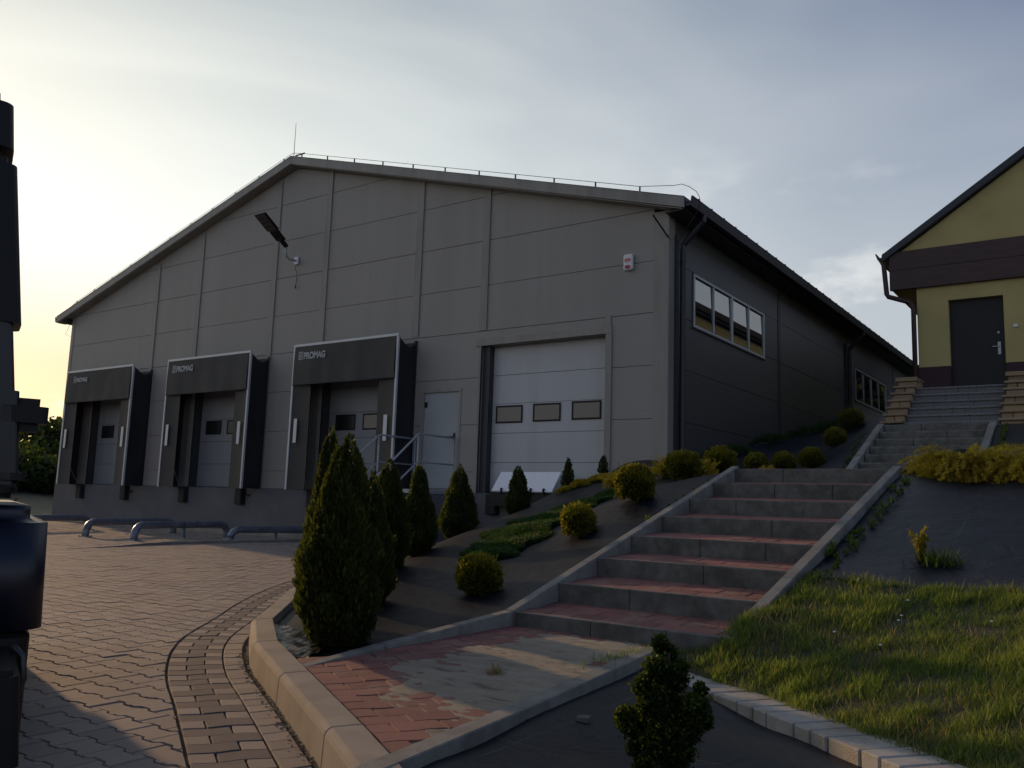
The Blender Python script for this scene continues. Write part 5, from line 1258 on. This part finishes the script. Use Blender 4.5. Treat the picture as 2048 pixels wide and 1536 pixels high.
litter('plant_litter', [(-5.3, 4.8), (-3.5, 4.8), (-3.4, 8.2), (-5.6, 8.2)], hL, 350, 76, (.2, .55))
litter('plant_litter', [(-1.8, 5.9), (-.3, 5.9), (-.3, 8.4), (-1.7, 8.4)], hR, 350, 77, (.2, .6))
litter('plant_litter', sp, hS, 2300, 74, (.2, .7), 'grit', .003)
litter('plant_litter', [(-3.35, 4.92), (-1.95, 4.98), (-1.95, 5.3), (-3.35, 5.3)], lambda x, y: SZ+0*x, 500, 75, (.2, .5), 'drygrass', .001)
# pale chips and rubble along the kerb foot
b = MB(); cm = [random.uniform(.6, 4.6) for _ in range(420)]
for s in cm:
    P0, n0 = on_curve(s); d = abs(random.gauss(.02, .022)); c = P0+n0*d; q = random.uniform(.002, .007)
    b.obox((c.x, c.y, yard_z(c.x, c.y)+.001), Vector((random.gauss(0, 1), random.gauss(0, 1), .2)).normalized(), Vector((0, 0, 1)), Vector((random.gauss(0, 1), random.gauss(0, 1), 0)).normalized(), q, q*.4, q*.7)
tag(b.build('kerb_grit', mat('grit_chips', (.25, .20, .14), .9, rnd=.5)), kind='stuff')
# loose black foil behind the road kerb
fp_ = [(KI[3][0]-.0, KI[3][1]), (KI[4][0], KI[4][1]), (KI[5][0], KI[5][1]), (KI[5][0]+.22, KI[5][1]-.05), (KI[4][0]+.34, KI[4][1]+.10), (-3.72, 3.40), (-3.60, 3.14)]
def hFo(x, y):
    d = (x+3.41)*.516+(y-2.93)*.857
    return hL(x, y)+.012+.010*n2(x, y, 24, 5)+.006*n2(x, y, 60, 6)
terrain('black_foil', fp_, hFo, .014, M['foil'])
b = MB(); b.add([(-.92, 13.25, 1.86), (-.82, 13.25, 1.87), (-.80, 13.33, 1.89), (-.91, 13.31, 1.88)], [(0, 1, 2, 3)])
tag(b.build('paper_scrap', M['paper']), 'white scrap of paper on the dark slope right of the concrete steps', 'litter')
b = MB(); b.hexa([(-1.96, 3.30, .110), (-1.91, 3.32, .11), (-1.92, 3.36, .11), (-1.97, 3.35, .11)], [(-1.96, 3.30, .131), (-1.91, 3.32, .131), (-1.92, 3.36, .133), (-1.97, 3.35, .132)])
tag(b.build('flat_stone', M['concrete']), 'small flat grey stone chip on the dark bed by the pale kerb', 'stone')

# ------------------------------------------------------------------ distant greenery
CLU_V = [(-.11, 0, 0), (.02, .03, -.05), (.12, 0, .03), (.05, -.02, .12), (-.07, .02, .11)]
CLU_F = [(0, 1, 2, 3, 4)]
def tree(loc, h, w, seed, label, n, th=.28, group='trees beyond the yard', sizes=(.7, 1.6), name='deciduous_tree', nb=9):
    r = np.random.default_rng(seed); e = empty(name, loc, label, 'tree' if name != 'hedge_shrub' else 'shrub', group)
    b = MB(); b.tube([(loc[0], loc[1], loc[2]-.3), (loc[0]+.05, loc[1], loc[2]+h*th), (loc[0], loc[1]+.1, loc[2]+h*.75)], [h*.028, h*.02, h*.006], 8)
    cl = []
    for k in range(nb):
        a = 2*PI*k/nb*1.9+r.uniform(-.4, .4); t = r.uniform(.0, 1); q = w*.62*math.sin(PI*(.18+.72*t))*r.uniform(.55, 1.05); c = np.array([q*math.cos(a), q*math.sin(a), h*(th+(.95-th)*t)-w*.1])
        cl.append((c, w*r.uniform(.26, .42)))
        b.tube([(loc[0], loc[1], loc[2]+h*th*(.8+.6*t)), (loc[0]+c[0]*.8, loc[1]+c[1]*.8, loc[2]+c[2])], [h*.010, h*.003], 5)
    b.build('trunk', M['bark'], e)
    P_ = []; rn = []
    for c, R_ in cl:
        m_ = n//nb; d = r.normal(0, 1, (m_, 3)); d /= np.linalg.norm(d, axis=1, keepdims=True)
        P_.append(np.array(loc)+c+d*(R_*r.uniform(.25, 1.12, m_)**.5)[:, None]*np.array([1, 1, .8])); rn.append(np.clip(.4+.35*d[:, 2]+r.normal(0, .2, m_), 0, 1))
    P_ = np.concatenate(P_); Dn = r.normal(0, 1, P_.shape)
    B = frame_from(Dn, r.normal(0, 1, Dn.shape))*r.uniform(*sizes, len(P_))[:, None, None]
    scatter_mesh('crown', CLU_V, CLU_F, P_, B, np.concatenate(rn), M['tree'], e); return e
def ray_pt(px, d, z=0.):   # bearing table of the far hedge
    return (-math.sin(px)*d, math.cos(px)*d, z)
for k, (az, d, h, w) in enumerate([(66.5, 62, 4.6, 5.5), (63.6, 58, 4.0, 5.0), (62.2, 60, 6.3, 3.6), (60.5, 64, 5.0, 5.0), (69.5, 60, 5.0, 5.5), (58, 66, 5.2, 5), (72.5, 64, 5, 6)]):
    x, y, _ = ray_pt(math.radians(az), d)
    lb = ['broad low tree right behind the truck mirror', 'low dark tree in the distant hedge line', 'tallest distant tree with light airy crown, just left of the docks', 'distant tree mostly hidden behind the dock wall',
          'distant tree hidden behind the truck cab', 'distant tree behind the warehouse end', 'farthest left distant tree behind the truck'][k]
    tree((x, y, 1.0), h*.8, w, 200+k, lb, 5200 if k != 2 else 2600, th=.1 if k != 2 else .4, sizes=(1.0, 2.2) if k != 2 else (.8, 1.7), nb=12)
for k in range(7):
    az = math.radians(60.8+k*1.7); x, y, _ = ray_pt(az, 52+2*math.sin(k*2.1))
    tree((x, y, .95), 1.75+.3*math.sin(k*1.7), 3.6, 300+k, ['shrub', 'second shrub', 'third shrub', 'fourth shrub', 'fifth shrub', 'sixth shrub', 'seventh shrub'][k]+' from the dock wall in the dark far hedge', 2600, th=.05, group='shrubs of the far hedge', sizes=(.9, 1.8), name='hedge_shrub', nb=9)
for k, (x, y, h) in enumerate([(-1.6, 50, 9), (1.5, 58, 11), (4.5, 66, 11), (9, 60, 11)]):
    tree((x, y, 3.6), h, 6., 400+k, ['tree reflected in the farther side window', 'second tree behind the yellow house', 'third tree behind the yellow house, nearest the long wall', 'last tree behind the yellow house, farthest from the long wall'][k], 5000, group='trees behind the yellow house', sizes=(1.2, 2.6), nb=14)
g = MB(); g.add([(-6.8, 30.9, 3.9), (60, 30.9, 3.9), (60, 90, 3.9), (-6.8, 90, 3.9)], [(0, 1, 2, 3)]); g.add([(6.9, 4, 1.0), (60, 4, 1.0), (60, 31, 3.9), (6.9, 31, 3.9)], [(0, 1, 2, 3)])
tag(g.build('upper_ground', M['field']), kind='structure')
b = MB(); b.hexa([(-31.2, 14.6, .05), (-31.1, 14.6, .05), (-31.1, 14.7, .05), (-31.2, 14.7, .05)], [(-30.85, 14.6, .75), (-30.78, 14.6, .75), (-30.78, 14.7, .75), (-30.85, 14.7, .75)])
tag(b.build('marker_post', M['concrete2'], bevel=.01), 'pale leaning post at the field edge beside the dock wall corner', 'post')

# ------------------------------------------------------------------ truck at the left picture edge
TC = Vector((-3.75, 1.80, 0)); TU = Vector((-.92, .39, 0)).normalized(); TH = Vector((.39, .92, 0)).normalized()
def T(a, b_, z): return TC+TU*a+TH*b_+Vector((0, 0, z))
tr = empty('truck', tuple(T(1.2, -1.5, 0)), 'dark navy truck cab standing at the left edge, only mirrors and bumper corner seen', 'truck')
def tprism(name, outline, z0, z1, m, bevel=.0, seg=1, parent=tr, taper=0., smooth=False):
    b = MB(); n = len(outline); ca = sum(p[0] for p in outline)/n; cb = sum(p[1] for p in outline)/n
    v = [T(a, c, z0) for a, c in outline]+[T(a+(ca-a)*taper, c+(cb-c)*taper, z1) for a, c in outline]
    b.add(v, [tuple(range(n))[::-1], tuple(range(n, 2*n))]+[(i, (i+1) % n, n+(i+1) % n, n+i) for i in range(n)])
    return b.build(name, m, parent, bevel=bevel, smooth=smooth, seg=seg)
def rrect(a0, a1, b0, b1, r_, n=6):
    out = []
    for ca, cb, s in ((a1-r_, b1-r_, 0), (a0+r_, b1-r_, 1), (a0+r_, b0+r_, 2), (a1-r_, b0+r_, 3)):
        for k in range(n+1): t = PI/2*(s+k/n); out.append((ca+r_*math.cos(t), cb+r_*math.sin(t)))
    return out
cab = tprism('cab', rrect(.05, 2.42, -2.1, -.30, .22), .85, 2.95, M['truck'], .05, 2, taper=.03)
tprism('windscreen', [(.30, -.30), (2.2, -.30), (2.2, -.282), (.30, -.282)], 1.65, 2.6, M['glass'], parent=cab)
tprism('side_window', [(.045, -1.5), (.06, -1.5), (.06, -.6), (.045, -.6)], 1.7, 2.5, M['glass'], parent=cab)
tprism('bumper', rrect(.0, 2.48, -.75, .140, .14, 8), .36, .935, M['truck2'], .07, 5, taper=.04, smooth=True)
tprism('skirt', rrect(.02, 2.4, -.8, .095, .08), -.01, .42, M['black'], .02)
tprism('trim', rrect(.0, .25, -.35, -.01, .10, 6), .965, 1.03, M['black'], .02, 2)
b = MB(); b.tube([T(-.04, .03, .385), T(-.05, .065, .34), T(-.05, .075, .25), T(-.04, .05, .16), T(-.03, -.02, .09)], [.01, .016, .018, .014, .008], 10); b.build('step_hoop', M['chrome'], tr, smooth=True)
def tslant(name, a0, a1, b0, r_, z0, bz0, z1, bz1, m, bevel, seg=4):
    """rounded housing whose front face leans from offset bz0 at its foot to bz1 at its top"""
    b = MB(); lo, hi = rrect(a0, a1, b0, bz0, r_), rrect(a0, a1, b0+(bz1-bz0), bz1, r_); n = len(lo)
    b.add([T(a, c, z0) for a, c in lo]+[T(a, c, z1) for a, c in hi], [tuple(range(n))[::-1], tuple(range(n, 2*n))]+[(i, (i+1) % n, n+(i+1) % n, n+i) for i in range(n)])
    return b.build(name, m, tr, bevel=bevel, seg=seg)
tslant('step', -.55, .1, -.7, .04, .02, .063, .37, .034, M['black'], .02)
tslant('mirror_housing', .0, .26, -.34, .05, 1.66, -.060, 2.41, -.150, M['black'], .035)
tslant('wide_mirror', .0, .26, -.42, .05, 2.395, -.160, 2.69, -.19, M['black'], .06)
tslant('pillar_cover', .0, .2, -.3, .03, 1.02, -.012, 1.43, -.046, M['truck'], .02)
tslant('pillar_cover', .01, .2, -.3, .03, 1.40, -.060, 1.80, -.108, M['truck'], .01)
tprism('front_mirror', rrect(.0, .14, -.14, .072, .035), 1.245, 1.385, M['black'], .035, 4)
tprism('lamp_cluster', rrect(.0, .14, -.2, .012, .03), 1.01, 1.10, M['black'], .03, 3)
b = MB(); b.tube([T(.1, -.3, 1.6), T(.1, -.16, 1.75)], .02, 8); b.build('mirror_arm', M['black'], tr)
b = MB(); b.tube([T(.12, -.32, 2.3), T(.12, -.25, 2.45)], .02, 8); b.build('mirror_arm', M['black'], tr)
for a_ in (.05, 2.15):
    b = MB(); c = T(a_, -1.35, .50); pr = [(0, .30), (.02, .46), (.06, .50), (.22, .50), (.26, .46), (.28, .30)]; n = 28; v = []
    for d_, rr in pr:
        for k in range(n): t = 2*PI*k/n; v.append(c+TU*d_+TH*rr*math.cos(t)+Vector((0, 0, rr*math.sin(t))))
    b.add(v, [(i*n+j, i*n+(j+1) % n, (i+1)*n+(j+1) % n, (i+1)*n+j) for i in range(len(pr)-1) for j in range(n)]); w_ = b.build('wheel', M['rubber'], tr, smooth=True)
    b = MB(); v = [c+TU*d_+TH*rr*math.cos(2*PI*k/n)+Vector((0, 0, rr*math.sin(2*PI*k/n))) for d_, rr in ((.02, .30), (.08, .26), (.08, .1), (.03, .08)) for k in range(n)]
    b.add(v, [(i*n+j, i*n+(j+1) % n, (i+1)*n+(j+1) % n, (i+1)*n+j) for i in range(3) for j in range(n)]+[tuple(range(3*n, 4*n))]); b.build('rim', M['chrome'], w_)
tprism('cargo_box', rrect(.0, 2.48, -8.2, -2.3, .04), 1.05, 3.0, M['truck'], .01)
tprism('chassis', [(.7, -8.1), (1.8, -8.1), (1.8, -.6), (.7, -.6)], .55, 1.04, M['black'])

# ------------------------------------------------------------------ light
SD = Vector((-.965, .262, 0)).normalized(); EL_ = math.radians(SUN_EL)
S3 = (SD*math.cos(EL_)+Vector((0, 0, math.sin(EL_)))).normalized()
sl_ = bpy.data.lights.new('sun', 'SUN'); sl_.energy = SUN_E; sl_.angle = math.radians(1.2); sl_.color = (1., .62, .32)
so = bpy.data.objects.new('sun', sl_); COL.objects.link(so); so.rotation_euler = (-S3).to_track_quat('-Z', 'Y').to_euler(); so.location = (0, 0, 20)
wd = bpy.data.worlds.new('World'); sc.world = wd; wd.use_nodes = True; N, L = wd.node_tree.nodes, wd.node_tree.links
bgn = N['Background']; sky = N.new('ShaderNodeTexSky'); sky.sky_type = 'NISHITA'; sky.sun_disc = False
sky.sun_elevation = EL_; sky.sun_rotation = math.atan2(SD.x, SD.y); sky.air_density = 1.25; sky.dust_density = 1.0; sky.ozone_density = 3.0; sky.altitude = 100
tc = N.new('ShaderNodeTexCoord')
# thin cloud veil, brighter near the sun
dt = N.new('ShaderNodeVectorMath'); dt.operation = 'DOT_PRODUCT'; L.new(tc.outputs['Generated'], dt.inputs[0]); dt.inputs[1].default_value = tuple(S3)
nm = N.new('ShaderNodeMapping'); nm.inputs['Scale'].default_value = (1, 1, 3.2); nm.inputs['Rotation'].default_value = (0, 0, .5); L.new(tc.outputs['Generated'], nm.inputs['Vector'])
nz = N.new('ShaderNodeTexNoise'); nz.inputs['Scale'].default_value = 1.5; nz.inputs['Detail'].default_value = 5; nz.inputs['Roughness'].default_value = .42; nz.inputs['Distortion'].default_value = .5; L.new(nm.outputs[0], nz.inputs['Vector'])
cr = N.new('ShaderNodeMapRange'); cr.inputs[1].default_value = .25; cr.inputs[2].default_value = .85; cr.inputs[3].default_value = .12; cr.inputs[4].default_value = .50; cr.interpolation_type = 'SMOOTHSTEP'; L.new(nz.outputs['Fac'], cr.inputs[0])
gl = N.new('ShaderNodeMapRange'); gl.inputs[1].default_value = -.2; gl.inputs[2].default_value = 1.; gl.inputs[3].default_value = 3.6; gl.inputs[4].default_value = 12.; gl.interpolation_type = 'SMOOTHSTEP'; L.new(dt.outputs['Value'], gl.inputs[0])
cc = N.new('ShaderNodeVectorMath'); cc.operation = 'SCALE'; cc.inputs[0].default_value = (1., .96, .90); L.new(gl.outputs[0], cc.inputs['Scale'])
cw = N.new('ShaderNodeMapRange'); cw.inputs[1].default_value = -.3; cw.inputs[2].default_value = .85; L.new(dt.outputs['Value'], cw.inputs[0])
cx_ = N.new('ShaderNodeMix'); cx_.data_type = 'RGBA'; cx_.inputs[6].default_value = (.78, .87, 1., 1); cx_.inputs[7].default_value = (1., .97, .86, 1); L.new(cw.outputs[0], cx_.inputs[0]); L.new(cx_.outputs[2], cc.inputs[0])
vf = N.new('ShaderNodeMapRange'); vf.inputs[1].default_value = -.1; vf.inputs[2].default_value = .75; vf.inputs[3].default_value = .04; vf.inputs[4].default_value = 1.15; L.new(dt.outputs['Value'], vf.inputs[0])
vm = N.new('ShaderNodeMath'); vm.operation = 'MULTIPLY'; L.new(cr.outputs[0], vm.inputs[0]); L.new(vf.outputs[0], vm.inputs[1])
mx = N.new('ShaderNodeMix'); mx.data_type = 'RGBA'; L.new(vm.outputs[0], mx.inputs[0]); tw = N.new('ShaderNodeMapRange'); tw.inputs[1].default_value = .22; tw.inputs[2].default_value = .95; L.new(dt.outputs['Value'], tw.inputs[0])
tt = N.new('ShaderNodeMix'); tt.data_type = 'RGBA'; tt.inputs[6].default_value = (.40, .54, .93, 1); tt.inputs[7].default_value = (1.06, .97, .80, 1); L.new(tw.outputs[0], tt.inputs[0])
ts = N.new('ShaderNodeMix'); ts.data_type = 'RGBA'; ts.blend_type = 'MULTIPLY'; ts.inputs[0].default_value = 1; L.new(sky.outputs[0], ts.inputs[6]); L.new(tt.outputs[2], ts.inputs[7])
L.new(ts.outputs[2], mx.inputs[6]); L.new(cc.outputs[0], mx.inputs[7])
# small low cumulus
nm2 = N.new('ShaderNodeMapping'); nm2.inputs['Scale'].default_value = (1, 1, 2.6); nm2.inputs['Location'].default_value = (.35, .1, 0); L.new(tc.outputs['Generated'], nm2.inputs['Vector'])
nz2 = N.new('ShaderNodeTexNoise'); nz2.inputs['Scale'].default_value = 5.; nz2.inputs['Detail'].default_value = 9; nz2.inputs['Roughness'].default_value = .55; L.new(nm2.outputs[0], nz2.inputs['Vector'])
c2 = N.new('ShaderNodeMapRange'); c2.inputs[1].default_value = .55; c2.inputs[2].default_value = .70; c2.inputs[4].default_value = .55; c2.interpolation_type = 'SMOOTHSTEP'; L.new(nz2.outputs['Fac'], c2.inputs[0])
sz = N.new('ShaderNodeSeparateXYZ'); L.new(tc.outputs['Generated'], sz.inputs[0])
lo = N.new('ShaderNodeMapRange'); lo.inputs[1].default_value = .40; lo.inputs[2].default_value = .24; L.new(sz.outputs['Z'], lo.inputs[0])
ml = N.new('ShaderNodeMath'); ml.operation = 'MULTIPLY'; L.new(c2.outputs[0], ml.inputs[0]); L.new(lo.outputs[0], ml.inputs[1])
m2 = N.new('ShaderNodeMix'); m2.data_type = 'RGBA'; L.new(ml.outputs[0], m2.inputs[0]); L.new(mx.outputs[2], m2.inputs[6]); L.new(cc.outputs[0], m2.inputs[7])
# pale haze low in the sky, turning peach below the sun
hzf = N.new('ShaderNodeMapRange'); hzf.interpolation_type = 'SMOOTHSTEP'; hzf.inputs[1].default_value = .12; hzf.inputs[2].default_value = .54; hzf.inputs[3].default_value = .93; hzf.inputs[4].default_value = .04; L.new(sz.outputs['Z'], hzf.inputs[0])
hd_ = N.new('ShaderNodeMapRange'); hd_.interpolation_type = 'SMOOTHSTEP'; hd_.inputs[1].default_value = .50; hd_.inputs[2].default_value = .95; L.new(dt.outputs['Value'], hd_.inputs[0])
hc = N.new('ShaderNodeMix'); hc.data_type = 'RGBA'; hc.inputs[6].default_value = (4.75, 5.1, 5.4, 1); hc.inputs[7].default_value = (9.2, 7.3, 4.5, 1); L.new(hd_.outputs[0], hc.inputs[0])
ho = N.new('ShaderNodeMapRange'); ho.interpolation_type = 'SMOOTHSTEP'; ho.inputs[1].default_value = .10; ho.inputs[2].default_value = .27; L.new(sz.outputs['Z'], ho.inputs[0])
hw = N.new('ShaderNodeMix'); hw.data_type = 'RGBA'; hw.inputs[6].default_value = (8.6, 6.8, 4.2, 1); hw.inputs[7].default_value = (8.9, 9.1, 8.7, 1); L.new(ho.outputs[0], hw.inputs[0]); L.new(hw.outputs[2], hc.inputs[7])
hn = N.new('ShaderNodeMapRange'); hn.inputs[1].default_value = .3; hn.inputs[2].default_value = .7; hn.inputs[3].default_value = .80; hn.inputs[4].default_value = 1.08; L.new(nz.outputs['Fac'], hn.inputs[0])
hm = N.new('ShaderNodeMath'); hm.operation = 'MULTIPLY'; hm.use_clamp = True; L.new(hzf.outputs[0], hm.inputs[0]); L.new(hn.outputs[0], hm.inputs[1])
m3 = N.new('ShaderNodeMix'); m3.data_type = 'RGBA'; L.new(hm.outputs[0], m3.inputs[0]); L.new(mx.outputs[2], m3.inputs[6]); L.new(hc.outputs[2], m3.inputs[7])
L.new(m3.outputs[2], m2.inputs[6])
L.new(m2.outputs[2], bgn.inputs[0]); bgn.inputs[1].default_value = SKY_S

# ------------------------------------------------------------------ camera
cd = bpy.data.cameras.new('camera'); cam = bpy.data.objects.new('camera', cd); COL.objects.link(cam); sc.camera = cam
cd.sensor_width = 36; cd.lens = 1743.36/2048*36; cd.clip_start = .05; cd.clip_end = 1500
F_ = Vector((-0.57367086, 0.80721374, 0.13895221)); R_ = Vector((0.81733777, 0.57522677, 0.0327588)); U_ = Vector((0.05348567, -0.13236366, 0.98975711))
mw = Matrix((R_, U_, -F_)).transposed().to_4x4(); mw.translation = (0, 0, 1.0); cam.matrix_world = mw
sc.view_settings.view_transform = 'Standard'; sc.view_settings.look = 'None'; sc.view_settings.exposure = EXPO; sc.view_settings.gamma = 1
sc.render.engine = 'CYCLES'; sc.cycles.max_bounces = 6; sc.cycles.diffuse_bounces = 3; sc.cycles.transparent_max_bounces = 4
sc.cycles.use_denoising = True
